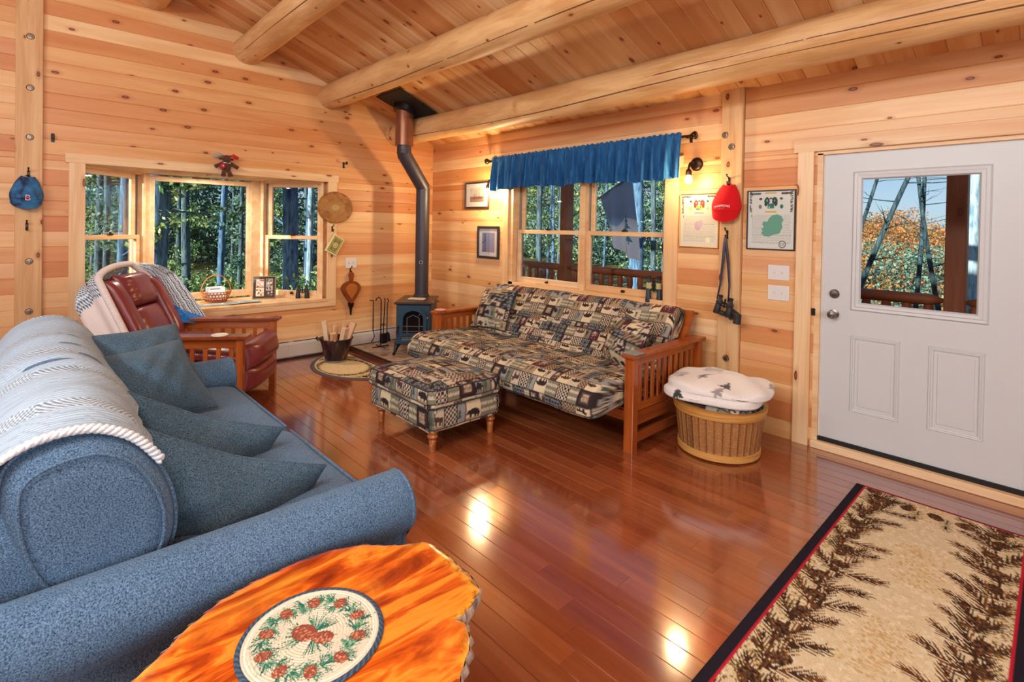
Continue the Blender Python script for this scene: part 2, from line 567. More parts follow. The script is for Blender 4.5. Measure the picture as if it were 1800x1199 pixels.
class Canvas:
    def __init__(s, w, h, res, bgc):
        s.w, s.h, s.res = w, h, res
        s.nx, s.ny = int(round(w * res)), int(round(h * res))
        s.a = np.zeros((s.ny, s.nx, 3), np.float32)
        s.a[:] = s2l(bgc)
        s.Y, s.X = np.mgrid[0:s.ny, 0:s.nx]
        s.X = (s.X + 0.5) / res
        s.Y = (s.Y + 0.5) / res
    def win(s, x0, x1, y0, y1):
        i0, i1 = max(0, int(y0 * s.res)), min(s.ny, int(y1 * s.res) + 2)
        j0, j1 = max(0, int(x0 * s.res)), min(s.nx, int(x1 * s.res) + 2)
        return (slice(i0, max(i0, i1)), slice(j0, max(j0, j1)))
    def rect(s, x0, x1, y0, y1, c):
        k = s.win(x0, x1, y0, y1)
        m = (s.X[k] >= x0) & (s.X[k] < x1) & (s.Y[k] >= y0) & (s.Y[k] < y1)
        s.a[k][m] = s2l(c)
    def ell(s, x, y, rx, ry, c, rot=0.0, ring=0.0):
        R = max(rx, ry)
        k = s.win(x - R, x + R, y - R, y + R)
        dx, dy = s.X[k] - x, s.Y[k] - y
        ca, sa = math.cos(rot), math.sin(rot)
        q = ((dx * ca + dy * sa) / rx) ** 2 + ((-dx * sa + dy * ca) / ry) ** 2
        m = q < 1
        if ring:
            m &= q > (1 - ring) ** 2
        s.a[k][m] = s2l(c)
    def poly(s, pts, c):
        xs, ys = [p[0] for p in pts], [p[1] for p in pts]
        k = s.win(min(xs), max(xs), min(ys), max(ys))
        X, Y = s.X[k], s.Y[k]
        m = np.zeros(X.shape, bool)
        n = len(pts)
        for i in range(n):
            (xa, ya), (xb, yb) = pts[i], pts[(i + 1) % n]
            if ya == yb:
                continue
            cond = ((ya > Y) != (yb > Y)) & (X < (xb - xa) * (Y - ya) / (yb - ya) + xa)
            m ^= cond
        s.a[k][m] = s2l(c)
    def line(s, x0, y0, x1, y1, w, c, w1=None):
        w1 = w if w1 is None else w1
        d = math.hypot(x1 - x0, y1 - y0) or 1e-6
        nx, ny = -(y1 - y0) / d, (x1 - x0) / d
        s.poly([(x0 + nx * w / 2, y0 + ny * w / 2), (x1 + nx * w1 / 2, y1 + ny * w1 / 2), (x1 - nx * w1 / 2, y1 - ny * w1 / 2), (x0 - nx * w / 2, y0 - ny * w / 2)], c)
    def sample(s, u, v, tile=False):
        i = np.floor(np.asarray(v) * s.res).astype(int)
        j = np.floor(np.asarray(u) * s.res).astype(int)
        if tile:
            i %= s.ny
            j %= s.nx
        else:
            i = np.clip(i, 0, s.ny - 1)
            j = np.clip(j, 0, s.nx - 1)
        return s.a[i, j]

def sheet(name, cv, mat, parent=None, M=None, step=1, **kw):
    """a flat printed sheet: canvas x -> local x, canvas y -> local y, centred"""
    nx, ny = max(2, cv.nx // step), max(2, cv.ny // step)
    u = np.linspace(0, cv.w, nx)
    v = np.linspace(0, cv.h, ny)
    U, V = np.meshgrid(u, v, indexing='ij')
    P = np.stack([U - cv.w / 2, V - cv.h / 2, np.zeros_like(U)], -1)
    o = loft_grid(name, P, mat, parent, cv.sample(U, V), smooth=False, **kw)
    if M is not None:
        o.matrix_local = M
    return o

BEAR = [(0, .30), (.06, .44), (.16, .52), (.2, .60), (.25, .53), (.42, .60), (.62, .58), (.82, .56), (.96, .44), (1, .28), (.97, 0), (.85, 0), (.84, .18), (.74, .22), (.72, 0), (.60, 0), (.58, .2), (.42, .2), (.40, 0), (.28, 0), (.27, .24), (.18, .28), (.1, .24)]
MOOSE = [(0, .50), (.02, .60), (.12, .68), (.05, .82), (.0, .95), (.1, .86), (.14, .98), (.18, .84), (.26, .98), (.26, .82), (.36, .9), (.28, .72), (.38, .68), (.6, .62), (.9, .60), (.98, .5), (.97, .3), (.95, 0), (.88, 0), (.86, .26), (.78, .3), (.75, 0), (.69, 0), (.66, .3), (.42, .3), (.40, 0), (.33, 0), (.32, .3), (.28, 0), (.22, 0), (.24, .4), (.16, .52), (.06, .46)]
TREE = [(.5, 1), (.66, .78), (.58, .78), (.78, .52), (.64, .52), (.92, .22), (.56, .22), (.56, 0), (.44, 0), (.44, .22), (.08, .22), (.36, .52), (.22, .52), (.42, .78), (.34, .78)]

def stamp(cv, shape, x, y, w, h, c, flip=False, rot=0.0):
    ca, sa = math.cos(rot), math.sin(rot)
    pts = []
    for a, b in shape:
        a = (1 - a) if flip else a
        dx, dy = (a - .5) * w, (b - .5) * h
        pts.append((x + w / 2 + dx * ca - dy * sa, y + h / 2 + dx * sa + dy * ca))
    cv.poly(pts, c)
# ------------------------------------------------------------------ the room
SLOPE = 0.3635
EAVE = 2.682
XR, YR, YRIDGE = 9.2, -8.4, -4.2
def zc(y):
    return EAVE - SLOPE * y if y > YRIDGE else EAVE - SLOPE * (2 * YRIDGE - y)

def board_mesh(name, ln, wd, th, ch=0.004, y0c=True, y1c=True):
    """local X along, local Y across, local Z out of the wall; front edges chamfered"""
    c0, c1 = (ch if y0c else 0.0005), (ch if y1c else 0.0005)
    sec = [(0, -th), (wd, -th), (wd, -c1), (wd - c1, 0), (c0, 0), (0, -c0)]
    vs = [(0, a, b) for a, b in sec] + [(ln, a, b) for a, b in sec]
    n = 6
    fs = [tuple(range(n)), tuple(range(2 * n - 1, n - 1, -1))] + [(i, n + i, n + (i + 1) % n, (i + 1) % n) for i in range(n)]
    me = bpy.data.meshes.new(name)
    me.from_pydata(vs, [], fs)
    me.update()
    return me

def frame_m(o, ex, ey, ez):
    m = Matrix((Vector(ex), Vector(ey), Vector(ez))).transposed().to_4x4()
    m.translation = Vector(o)
    return m
LW = lambda y, z, x=0.0: frame_m((x, y, z), (0, 1, 0), (0, 0, 1), (1, 0, 0))      # left wall: along +y, up, out = +x
RW = lambda x, z, y=0.0: frame_m((x, y, z), (1, 0, 0), (0, 0, 1), (0, -1, 0))     # window and door wall
LV = lambda y, z, x=0.0: frame_m((x, y, z), (0, 0, 1), (0, -1, 0), (1, 0, 0))     # upright piece on the left wall, width towards -y
RV = lambda x, z, y=0.0: frame_m((x, y, z), (0, 0, 1), (-1, 0, 0), (0, -1, 0))    # upright piece on the window wall, width towards -x

def board(name, ln, wd, th, M, mat, parent, ch=0.004, **kw):
    o = link(name, board_mesh(name, ln, wd, th, ch), mat, parent, **kw)
    o.matrix_local = M
    return o

def rows_of_boards(wall, frame, lo, hi_fn, z0, pitch, ztop, holes, th=0.02):
    z = z0
    k = 0
    while z < ztop - 1e-4:
        z1 = min(z + pitch, ztop)
        cuts = sorted({z, z1} | {c for h in holes for c in (h[2], h[3]) if z + 0.012 < c < z1 - 0.012})
        for a, b in zip(cuts[:-1], cuts[1:]):
            segs = [(lo, hi_fn(a))]
            for h in holes:
                if h[2] < (a + b) / 2 < h[3]:
                    ns = []
                    for s0, s1 in segs:
                        if h[1] <= s0 or h[0] >= s1:
                            ns.append((s0, s1))
                        else:
                            if h[0] > s0:
                                ns.append((s0, h[0]))
                            if h[1] < s1:
                                ns.append((h[1], s1))
                    segs = ns
            for s0, s1 in segs:
                if s1 - s0 > 0.01:
                    board('board', s1 - s0, b - a, th, frame(s0, a), 'pine', wall)
        z = z1
        k += 1

# openings
BAY = (-3.79, -1.51, 0.64, 2.07)         # y0 y1 z0 z1 in the left wall
WIN = (1.585, 3.65, 0.88, 2.10)          # x0 x1 z0 z1 in the window wall
DOOR = (4.855, 6.02, 0.0, 2.135)

# left wall shell (solid behind the boards) with the gable
b = MB()
T = 0.16
b.prism([(YR, 0), (BAY[0], 0), (BAY[0], zc(BAY[0])), (YRIDGE, zc(YRIDGE)), (YR, EAVE)], -T, -0.02, 'x')
b.prism([(BAY[1], 0), (0.2, 0), (0.2, zc(0.2)), (BAY[1], zc(BAY[1]))], -T, -0.02, 'x')
b.prism([(BAY[0], 0), (BAY[1], 0), (BAY[1], BAY[2]), (BAY[0], BAY[2])], -T, -0.02, 'x')
b.prism([(BAY[0], BAY[3]), (BAY[1], BAY[3]), (BAY[1], zc(BAY[1])), (BAY[0], zc(BAY[0]))], -T, -0.02, 'x')
wall_left = b.build('wall_left', 'pine', kind='structure', label='gable end wall of horizontal knotty pine boards with the bay window', cat='wall')
def hiL(z):
    return min(0.0, (EAVE - z) / SLOPE + 0.06)
PITCH = 0.1348
rows_of_boards(wall_left, LW, -5.6, hiL, 2.39 - PITCH * 18 + 0.0, PITCH, 4.2, [BAY, (-4.235, -4.065, 0, 4.3)])

# window and door wall
b = MB()
for x0, x1, z0, z1 in ((-T, WIN[0], 0, EAVE + .1), (WIN[0], WIN[1], 0, WIN[2]), (WIN[0], WIN[1], WIN[3], EAVE + .1), (WIN[1], DOOR[0], 0, EAVE + .1), (DOOR[0], DOOR[1], DOOR[3], EAVE + .1), (DOOR[1], XR, 0, EAVE + .1)):
    b.box(x0, x1, 0.02, T + 0.02, z0, z1)
wall_right = b.build('wall_right', 'pine', kind='structure', label='long wall of horizontal pine boards with the window and white door', cat='wall')
rows_of_boards(wall_right, RW, 0.0, lambda z: 7.0, 0.67 - PITCH * 5 - 0.004, 0.1362, 2.70, [WIN, DOOR, (4.155, 4.33, 0, 3)])

# walls behind the camera
b = MB()
b.prism([(YR, 0), (0.2, 0), (0.2, zc(0)), (YRIDGE, zc(YRIDGE)), (YR, EAVE)], XR, XR + T, 'x')
b.build('wall_rear', 'pine', kind='structure', label='plain pine gable wall of the kitchen end', cat='wall')
b = MB()
b.box(-T, XR, YR - T, YR, 0, EAVE + .1)
b.build('wall_side', 'pine', kind='structure', label='plain pine wall along the kitchen side', cat='wall')

# ceiling: planks running up the slope
b = MB()
ext = 0.25
for sgn in (0, 1):
    y0, y1 = (ext, YRIDGE) if sgn == 0 else (YR - ext, YRIDGE)
    za, zb = EAVE - SLOPE * ext, zc(YRIDGE)
    q = [(-T, y0, za + .03), (XR + T, y0, za + .03), (XR + T, y1, zb + .03), (-T, y1, zb + .03)]
    b.add(q + [(x, y, z + .12) for x, y, z in q], [(0, 1, 2, 3), (7, 6, 5, 4), (0, 4, 5, 1), (1, 5, 6, 2), (2, 6, 7, 3), (3, 7, 4, 0)])
ceiling = b.build('ceiling', 'pine_ceiling', kind='structure', label='sloped ceiling of knotty tongue and groove pine planks', cat='ceiling')
_n = math.sqrt(1 + SLOPE ** 2)
ex = Vector((0, -1 / _n, SLOPE / _n))
ez = Vector((0, -SLOPE / _n, -1 / _n))
ey = ez.cross(ex)
ln = (-YRIDGE + 0.12) * _n
x = 0.0 - 0.025
PW = 0.1598
i = 0
while x < 8.6:
    # joints between planks part way up
    cuts = [0.0, ln]
    if rng.random() < 0.45:
        cuts.insert(1, rng.uniform(1.2, 3.4))
    for a, c in zip(cuts[:-1], cuts[1:]):
        o = Vector((x, 0.12, EAVE - SLOPE * 0.12)) + ex * a
        if ey.x < 0:
            o = o + Vector((PW, 0, 0))
        board('plank', c - a, PW, 0.02, frame_m(o, ex, ey, ez), 'pine_ceiling', ceiling, 0.005)
    x += PW

# floor
b = MB()
b.box(-T, XR, YR, 0.02, -0.12, -0.018)
floor = b.build('floor', 'floor', kind='structure', label='glossy red brown hardwood strip floor', cat='floor')
FW = 0.0985
rest = MB()
y = 0.02
y = -2.10 + FW * 22
cnt = 0
while y > YR:
    x = -0.02 - rng.uniform(0, 0.8)
    while x < XR:
        l = rng.choice([rng.uniform(0.45, 0.8), rng.uniform(0.8, 1.35), rng.uniform(0.9, 1.4)])
        x0, x1 = max(x, -0.02), min(x + l, XR)
        # how large it shows: in front of the camera and near the picture's middle
        seen = -3.85 < y < 0.07 and x0 < 6.15 and x1 > 0.1 and not (x0 > 5.1 and y < -3.3)
        if seen and cnt < 292:
            d = 0.0004 * rng.uniform(-1, 1)
            M = frame_m((x0, y - FW, d), (1, 0, 0), (0, 1, 0), (0, 0, 1))
            o = link('plank', board_mesh('plank', x1 - x0 - 0.0006, FW, 0.016, 0.0024), 'floor', floor)
            o.matrix_local = M
            cnt += 1
        elif x1 - x0 > 0.02:
            rest.box(x0, x1 - .0006, y - FW, y, -0.016, 0.0)
        x += l
    y -= FW
rest.build('planks', 'floor', floor, kind='stuff')

# peeled log purlins
def log_beam(name, y, z, r, label, seed, x1=XR, crack=-140):
    R = random.Random(seed)
    t = thing(name, label, 'log beam', (0, y, z), group='peeled log purlins under the ceiling', kind='structure')
    N, K = 90, 26
    P = np.zeros((N, K, 3), np.float32)
    ph = [R.uniform(0, 6.28) for _ in range(6)]
    for i in range(N):
        xx = -0.05 + (x1 + 0.05) * i / (N - 1)
        rr = r * (1 + 0.018 * math.sin(xx * 2.1 + ph[0]) + 0.012 * math.sin(xx * 5.3 + ph[1]))
        oy, oz = 0.012 * math.sin(xx * 0.9 + ph[2]), 0.010 * math.sin(xx * 1.1 + ph[3])
        for k in range(K):
            a = 2 * PI * k / K
            q = rr * (1 + 0.012 * math.sin(3 * a + xx * 1.7 + ph[4]) + 0.008 * math.sin(5 * a - xx * 3 + ph[5]))
            P[i, k] = (xx, oy + q * math.cos(a), oz + q * math.sin(a))
    loft_grid('log', P, 'log', t, wrap_v=True)
    # long drying checks along the log
    for ang, s0, s1 in ((crack, 0.0, 0.98), (crack - 28 + R.uniform(-8, 8), 0.42, 0.66)):
        a = math.radians(ang)
        b = MB()
        rows = []
        n = 70
        ca = 0
        for i in range(n):
            f = s0 + (s1 - s0) * i / (n - 1)
            xx = f * x1
            ca += R.uniform(-0.02, 0.02)
            aa = a + 0.12 * math.sin(xx * 1.3 + ph[1]) + ca * 0.25
            w = 0.034 * (0.35 + 0.65 * abs(math.sin(f * 9 + ph[2]))) * (1 if 0.03 < (f - s0) / (s1 - s0) < 0.97 else 0.2)
            i0 = int(round((xx + 0.05) / (x1 + 0.05) * (N - 1)))
            row = []
            for da in (-w, 0, w):
                kk = (aa + da) % (2 * PI) / (2 * PI) * K
                k0 = int(kk) % K
                fr = kk - int(kk)
                p = P[min(i0, N - 1), k0] * (1 - fr) + P[min(i0, N - 1), (k0 + 1) % K] * fr
                g = 1.004
                row.append((xx, p[1] * g, p[2] * g))
            rows.append(row)
        b.grid(rows)
        b.build('crack', plain('check_in_log', (96, 58, 26), 0.8) if 'crk' not in MAT else MAT['crk'], t)
    return t
MAT['crk'] = plain('drying_check', (104, 62, 28), 0.8)
log_beam('log_beam', -0.586, 2.735, 0.146, 'peeled log purlin passing above the window curtain and post', 1, crack=-143)
log_beam('log_beam', -1.513, 3.075, 0.144, 'peeled log purlin just above the stovepipe ceiling plate', 2, crack=-128)
log_beam('log_beam', -2.437, 3.413, 0.142, 'short showing end of peeled log near the gable peak', 3)
log_beam('log_beam', -3.29, 3.735, 0.142, 'peeled log barely showing at the top edge above the bay', 4)

# posts with round bolt heads
def bolt(parent, M, r=0.018):
    b = MB()
    b.lathe([(0.0, 0.006), (r * .55, 0.006), (r * .6, 0.003), (r, 0.002), (r, -0.004)], 16)
    o = b.build('bolt', ['nickel'], parent, smooth='auto')
    b2 = MB()
    b2.lathe([(r * 1.02, -0.003), (r * 1.45, 0.0015), (r * 1.5, -0.003)], 16)
    o.matrix_local = M
    b2.build('washer', 'black', o)
    return o
post1 = thing('timber_post', 'square pine timber post with round bolts and the blue cap', 'post', (0, -4.15, 0), kind='structure')
p = link('timber', board_mesh('timber', 4.15, 0.175, 0.06, 0.004), 'post', post1)
p.matrix_local = LV(0.0875, 0, 0.035)
for z in (3.105, 2.67, 2.25, 1.19, 0.76):
    bolt(post1, frame_m((0.036, 0.005, z), (0, 1, 0), (0, 0, 1), (1, 0, 0)))
post2 = thing('timber_post', 'square pine timber post holding the red cap beside the door', 'post', (4.24, 0, 0), kind='structure')
p = link('timber', board_mesh('timber', 2.75, 0.172, 0.06, 0.004), 'post', post2)
p.matrix_local = RV(0.086, 0, -0.035)
for z, dx in ((2.33, -0.055), (2.23, 0.0), (0.86, 0.03), (0.52, -0.01)):
    bolt(post2, frame_m((dx, -0.036, z), (1, 0, 0), (0, 0, 1), (0, -1, 0)))

# ------------------------------------------------------------------ sash window helper (local: x across, y outwards, z up)
def double_hung(root, x0, x1, z0, zm, z1, yl, yu, M=None, jamb=True):
    st, bt, mr = 0.05, 0.065, 0.045
    def part(name, bld, mat, par=root):
        o = bld.build(name, mat, par)
        if M is not None and par is root:
            o.matrix_local = M
        return o
    for (nm, a, c, y) in (('upper_sash', zm - mr / 2, z1, yu), ('lower_sash', z0, zm + mr / 2, yl)):
        ins = 0.022 if nm == 'upper_sash' else 0.0
        xa, xb = x0 + ins, x1 - ins
        th = 0.035
        lower = bt if nm == 'lower_sash' else mr
        upper = mr if nm == 'lower_sash' else 0.05
        b = MB()
        b.box(xa, xa + st, y, y + th, a, c, .004).box(xb - st, xb, y, y + th, a, c, .004)
        b.box(xa + st, xb - st, y, y + th, a, a + lower, .004).box(xa + st, xb - st, y, y + th, c - upper, c, .004)
        s = part(nm, b, 'trim')
        g = MB()
        g.box(xa + st - .005, xb - st + .005, y + .015, y + .019, a + lower - .005, c - upper + .005)
        g.build('pane', 'glass', s)
        if nm == 'lower_sash':
            k = MB()
            k.box((xa + xb) / 2 - .03, (xa + xb) / 2 + .03, y - .012, y + .02, c, c + .016, .004)
            k.lathe([(0.012, 0), (0.012, .022), (0, .024)], 10, ((xa + xb) / 2, y + .002, c + .01))
            k.build('sash_lock', 'bronze', s)
            k = MB()
            k.box((xa + xb) / 2 - .02, (xa + xb) / 2 + .02, y - .022, y + .002, a + .02, a + .045, .006)
            k.build('lift', 'bronze', s)
    b = MB()
    for xa, xb in ((x0 - 0.012, x0 + 0.022), (x1 - 0.022, x1 + 0.012)):
        b.box(xa, xb, yl + .036, yu + .04, z0, z1)
    part('track', b, 'vinyl')

# window in the long wall
w1 = thing('window_1', 'paired double hung wooden windows behind the futon', 'window', (0, 0, 0), kind='structure')
for a, c in ((1.665, 2.635), (2.695, 3.63)):
    double_hung(w1, a, c, 0.915, 1.505, 2.085, 0.07, 0.11)
b = MB()
b.box(1.585, 1.655, .0, .17, .88, 2.10).box(3.635, 3.65, .0, .17, .88, 2.10).box(1.585, 3.65, .0, .17, 2.085, 2.11).box(2.635, 2.695, .035, .17, .9, 2.09, .003).box(1.585, 3.65, -.0, .17, .86, .915)
b.build('jamb', 'trim', w1)
for nm, M, l, w in (('casing', RV(1.592, .87, -.022), 1.30, .094), ('casing', RV(3.772, .87, -.022), 1.30, .13), ('head_casing', RW(1.46, 2.10, -.022), 2.35, .10)):
    o = link(nm, board_mesh(nm, l, w, .022, .003), 'trim', w1)
    o.matrix_local = M
o = link('apron', board_mesh('apron', 2.22, .09, .022, .003), 'trim', w1)
o.matrix_local = RW(1.52, .775, -.022)
MB().box(1.49, 3.80, -.05, .06, .862, .885, .004).build('stool', 'trim', w1)

# bay window
w2 = thing('window_2', 'three part bay window with deep sill above the recliner', 'window', (0, 0, 0), kind='structure')
BD = -0.66
ya, yb, yc_, yd = -3.775, -3.225, -2.11, -1.535
# centre picture window
b = MB()
fx0, fx1 = BD - .05, BD
z0, z1 = .675, 2.045
b.box(fx0, fx1, -3.20, -3.15, z0, z1, .004).box(fx0, fx1, -2.225, -2.175, z0, z1, .004).box(fx0, fx1, -3.15, -2.225, z0, z0 + .075, .004).box(fx0, fx1, -3.15, -2.225, z1 - .055, z1, .004)
f = b.build('picture_frame', 'trim', w2)
MB().box(BD - .03, BD - .026, -3.155, -2.22, z0 + .07, z1 - .05).build('pane', 'glass', f)
b = MB()
b.box(BD - .06, BD + .012, -3.30, -3.195, .64, 2.07, .004).box(BD - .06, BD + .012, -2.18, -2.06, .64, 2.07, .004)
b.build('mullion', 'trim', w2)
# flanks: a double hung unit on each side, turned 45 degrees
def flank(p0, p1, nm):
    p0, p1 = Vector(p0), Vector(p1)
    d = (p1 - p0)
    Ls = d.length
    d.normalize()
    out = Vector((d.y, -d.x, 0)) if Vector((d.y, -d.x, 0)).x < 0 else Vector((-d.y, d.x, 0))
    exv = d if d.cross(out).z > 0 else -d
    o0 = p0 if exv == d else p1
    M = frame_m(o0, exv, out, (0, 0, 1))
    double_hung(w2, 0.035, Ls - 0.035, .675, 1.385, 2.045, 0.0, 0.04, M)
    b = MB().box(0, .036, -.03, .12, .64, 2.07).box(Ls - .036, Ls, -.03, .12, .64, 2.07).box(0, Ls, -.02, .12, 2.04, 2.075).box(0, Ls, -.02, .12, .64, .68)
    o = b.build('flank_frame', 'trim', w2)
    o.matrix_local = M
flank((BD + .02, yb - .03, 0), (-.085, ya - .085, 0), 'a')
flank((BD + .02, yc_ + .05, 0), (-.045, yd + .0, 0), 'b')
poly = [(0.03, ya - .02), (0.0, ya - .02), (-.10, ya - .01), (BD - .06, yb - .05), (BD - .06, yc_ + .06), (-.10, yd + .01), (0, yd + .02), (0.03, yd + .02)]
b = MB().prism(poly, .625, .656)
b.build('seat_board', 'trim', w2)
b = MB().prism([(0.0, ya), (-.10, ya), (BD - .06, yb - .05), (BD - .06, yc_ + .06), (-.10, yd), (0.0, yd)], 2.06, 2.09)
hb = b.build('head_board', 'trim', w2)
# outer roof and skirt of the bay keep the light out
MB().prism([(-.02, ya - .12), (-.12, ya - .12), (BD - .25, yb - .1), (BD - .25, yc_ + .1), (-.12, yd + .12), (-.02, yd + .12)], 2.09, 2.2).build('bay_roof', 'porch', w2)
MB().prism([(-.02, ya), (-.12, ya), (BD - .06, yb - .02), (BD - .06, yc_ + .02), (-.12, yd), (-.02, yd)], .3, .63).build('bay_skirt', 'porch', w2)
for nm, M, l, w in (('casing', LV(ya - .0, .655, .022), 1.405, .115), ('casing', LV(-1.405, .655, .022), 1.405, .112), ('head_casing', LW(-3.915, 2.06, .024), 2.525, .09), ('apron', LW(-3.90, .560, .022), 2.495, .095)):
    o = link(nm, board_mesh(nm, l, w, .022, .003), 'trim', w2)
    o.matrix_local = M
b = MB().lathe([(.045, 0), (.055, -.002), (.055, -.012), (.042, -.014)], 20, (-.25, -2.70, 2.06))
pk = b.build('puck_light', 'white_plate', hb)
pe = bpy.data.materials.new('lit_puck')
pe.use_nodes = True
pe.node_tree.nodes['Principled BSDF'].inputs['Emission Color'].default_value = (1, .93, .8, 1)
pe.node_tree.nodes['Principled BSDF'].inputs['Emission Strength'].default_value = 6
MB().lathe([(0, -.010), (.043, -.010), (.043, -.006), (0, -.006)], 20, (-.25, -2.70, 2.06)).build('puck_lens', pe, pk)
pl_ = lamp('puck_glow', 'AREA', (-.25, -2.70, 2.044), 20, (1.0, .92, .78), .08, .08, direction=(0, 0, -1))
pl_.data.shape = 'DISK'

# ------------------------------------------------------------------ door
d1 = thing('door_1', 'white half glass entry door with two raised panels', 'door', (4.885, 0, 0), kind='structure')
DW, DZ0, DZ1, DY = 1.09, 0.078, 2.108, 0.03
b = MB()
gx0, gx1, gz0, gz1 = 0.235, 0.865 - 0.0, 1.05, 1.945
TH = 0.045
b.box(0.008, gx0, DY, DY + TH, DZ0, DZ1).box(gx1, DW, DY, DY + TH, DZ0, DZ1).box(gx0, gx1, DY, DY + TH, gz1, DZ1).box(gx0, gx1, DY, DY + TH, DZ0, gz0)
slab = b.build('slab', 'white', d1)
def ring(bld, x0, x1, z0, z1, w, y0, y1):
    """picture-frame moulding: outer edge at y0, crest at y1, inner edge back at y0"""
    def rect(i, y):
        return [(x0 + i, y, z0 + i), (x1 - i, y, z0 + i), (x1 - i, y, z1 - i), (x0 + i, y, z1 - i)]
    rings = [rect(0, y0), rect(w * .18, y1), rect(w * .45, y1 + .002), rect(w * .55, y1 - .003), rect(w * .85, y1 - .001), rect(w, y0)]
    vs = [p for r in rings for p in r]
    fs = []
    for i in range(len(rings) - 1):
        for k in range(4):
            fs.append((i * 4 + k, i * 4 + (k + 1) % 4, (i + 1) * 4 + (k + 1) % 4, (i + 1) * 4 + k))
    bld.add(vs, fs)
b = MB()
ring(b, gx0 - .048, gx1 + .04, gz0 - .04, gz1 + .035, .06, DY + .001, DY - .014)
lite = b.build('glass_frame', 'white', d1)
MB().box(gx0 - .005, gx1 + .005, DY + .02, DY + .026, gz0 - .005, gz1 + .005).build('pane', 'glass', lite)
for (a, c) in ((0.195, 0.477), (0.622, 0.893)):
    b = MB()
    ring(b, a, c, .305, .842, .03, DY + .001, DY - .008)
    b.box(a + .045, c - .045, DY - .004, DY + .004, .352, .795, .0035)
    b.build('panel', 'white', d1)
def knob(z, big):
    b = MB()
    if big:
        b.lathe([(.034, -.002), (.034, .006), (.016, .010), (.013, .03), (.024, .04), (.029, .052), (.026, .066), (.0, .07)], 24, (.088, DY, z), axis='y')
        b.lathe([(.017, .066), (.017, .072), (.013, .074), (0, .074)], 20, (.088, DY, z), axis='y')
    else:
        b.lathe([(.031, -.002), (.031, .012), (.026, .018), (.0, .02)], 24, (.09, DY, z), axis='y')
        b.box(.073, .107, DY - .036, DY - .016, z - .007, z + .007, .004)
    b.build('knob' if big else 'deadbolt', 'nickel', d1, smooth='auto')
knob(.972, True)
knob(1.117, False)
b = MB().box(-.03, .006, -.0, .12, 0, 2.12).box(DW + .002, DW + .04, 0, .12, 0, 2.12).box(-.03, DW + .04, 0, .12, 2.11, 2.14)
b.build('jamb', 'trim', d1)
MB().box(-.004, .010, DY - .004, .05, .07, 2.112).box(0, DW, DY - .004, .05, 2.106, 2.113).build('weatherstrip', plain('weatherstrip', (228, 216, 205), .6), d1)
MB().box(-.03, DW + .04, -.035, .14, 0, .052, .004).build('threshold', 'trim', d1)
MB().box(0, DW, .012, .06, .05, .08).build('sweep', 'dark', d1)
MB().box(-.045, -.022, -.014, .02, .95, 1.0, .003).build('strike_plate', 'black', d1)
for nm, M, l, w in (('casing', RV(-.048, 0, -.024), 2.145, .107), ('casing', RV(DW + .15, 0, -.024), 2.145, .10), ('head_casing', RW(-.18, 2.135, -.026), 1.48, .10)):
    o = link(nm, board_mesh(nm, l, w, .024, .003), 'trim', d1)
    o.matrix_local = M

# baseboard heater along the bay wall
hr = thing('baseboard_heater', 'long white baseboard heater under the bay window', 'heater', (0, -1.35, 0))
b = MB()
sec = [(0.002, .02), (.05, .02), (.062, .035), (.066, .17), (.058, .196), (.03, .212), (.002, .215)]
b.prism([(p[0], p[1]) for p in sec], -1.9, .78, 'y')
b.build('cover', 'heater', hr)
MB().box(.03, .0585, -1.9, .78, .197, .2035).build('outlet_slot', 'dark', hr)  # dark strip stands in for the shade inside the slot
MB().box(.003, .05, -1.9, .78, 0.0, .02).build('toe_gap', 'dark', hr)  # dark filler stands in for the shade under the cover
for y in (-.60,):
    b = MB()
    b.prism([(.002, .018), (.054, .018), (.066, .034), (.07, .17), (.061, .199), (.03, .216), (.002, .218)], y - .03, y + .03, 'y')
    b.build('joint_cover', 'heater', hr)
# ------------------------------------------------------------------ outdoors
def bark(name, a, b, rough=0.9):
    g = G(name, rough, 0, 0.1)
    v = g.obj()
    n = g.noise(g.mapv(v, (9, 9, 1.6)), 2.2, 5, 0.65, 0.6)
    g.color(g.ramp(n, [(0.36, L4(a)), (0.62, L4(b))]))
    g.bump(n, 0.7, 0.02)
    return g.m
MAT['bark_blue'] = bark('pine_bark', (44, 76, 108), (104, 142, 172))  # blue cast of the sky-lit shade is put into the bark colour
MAT['bark_dark'] = bark('shaded_bark', (44, 62, 72), (98, 122, 130))
MAT['bark_birch'] = bark('birch_bark', (92, 132, 150), (176, 200, 208))
MAT['bark_teal'] = bark('young_maple_bark', (44, 78, 88), (104, 142, 146))

def leaf_mat(name, stops, scale=1.3):
    g = G(name, 0.7, 0, 0.2)
    v = g.obj(False)
    n = g.noise(v, scale, 5, 0.75)
    w = g.n('ShaderNodeTexWhiteNoise')
    fl = g.n('ShaderNodeVectorMath', operation='SNAP')
    g.put(fl.inputs[0], v)
    fl.inputs[1].default_value = (0.12, 0.12, 0.12)
    g.put(w.inputs[0], fl.outputs[0])
    f = g.math('ADD', g.math('MULTIPLY', n, 0.55), g.math('MULTIPLY', w.outputs[0], 0.45))
    c = g.ramp(f, [(p, L4(q)) for p, q in stops])
    g.color(c)
    tl = g.n('ShaderNodeBsdfTranslucent')
    g.put(tl.inputs[0], c)
    mx = g.n('ShaderNodeMixShader')
    mx.inputs[0].default_value = 0.35
    out = g.t.nodes['Material Output']
    g.t.links.new(g.b.outputs[0], mx.inputs[1])
    g.t.links.new(tl.outputs[0], mx.inputs[2])
    g.t.links.new(mx.outputs[0], out.inputs[0])
    return g.m
MAT['bark_bare'] = bark('bare_maple_bark', (24, 42, 50), (70, 96, 104))
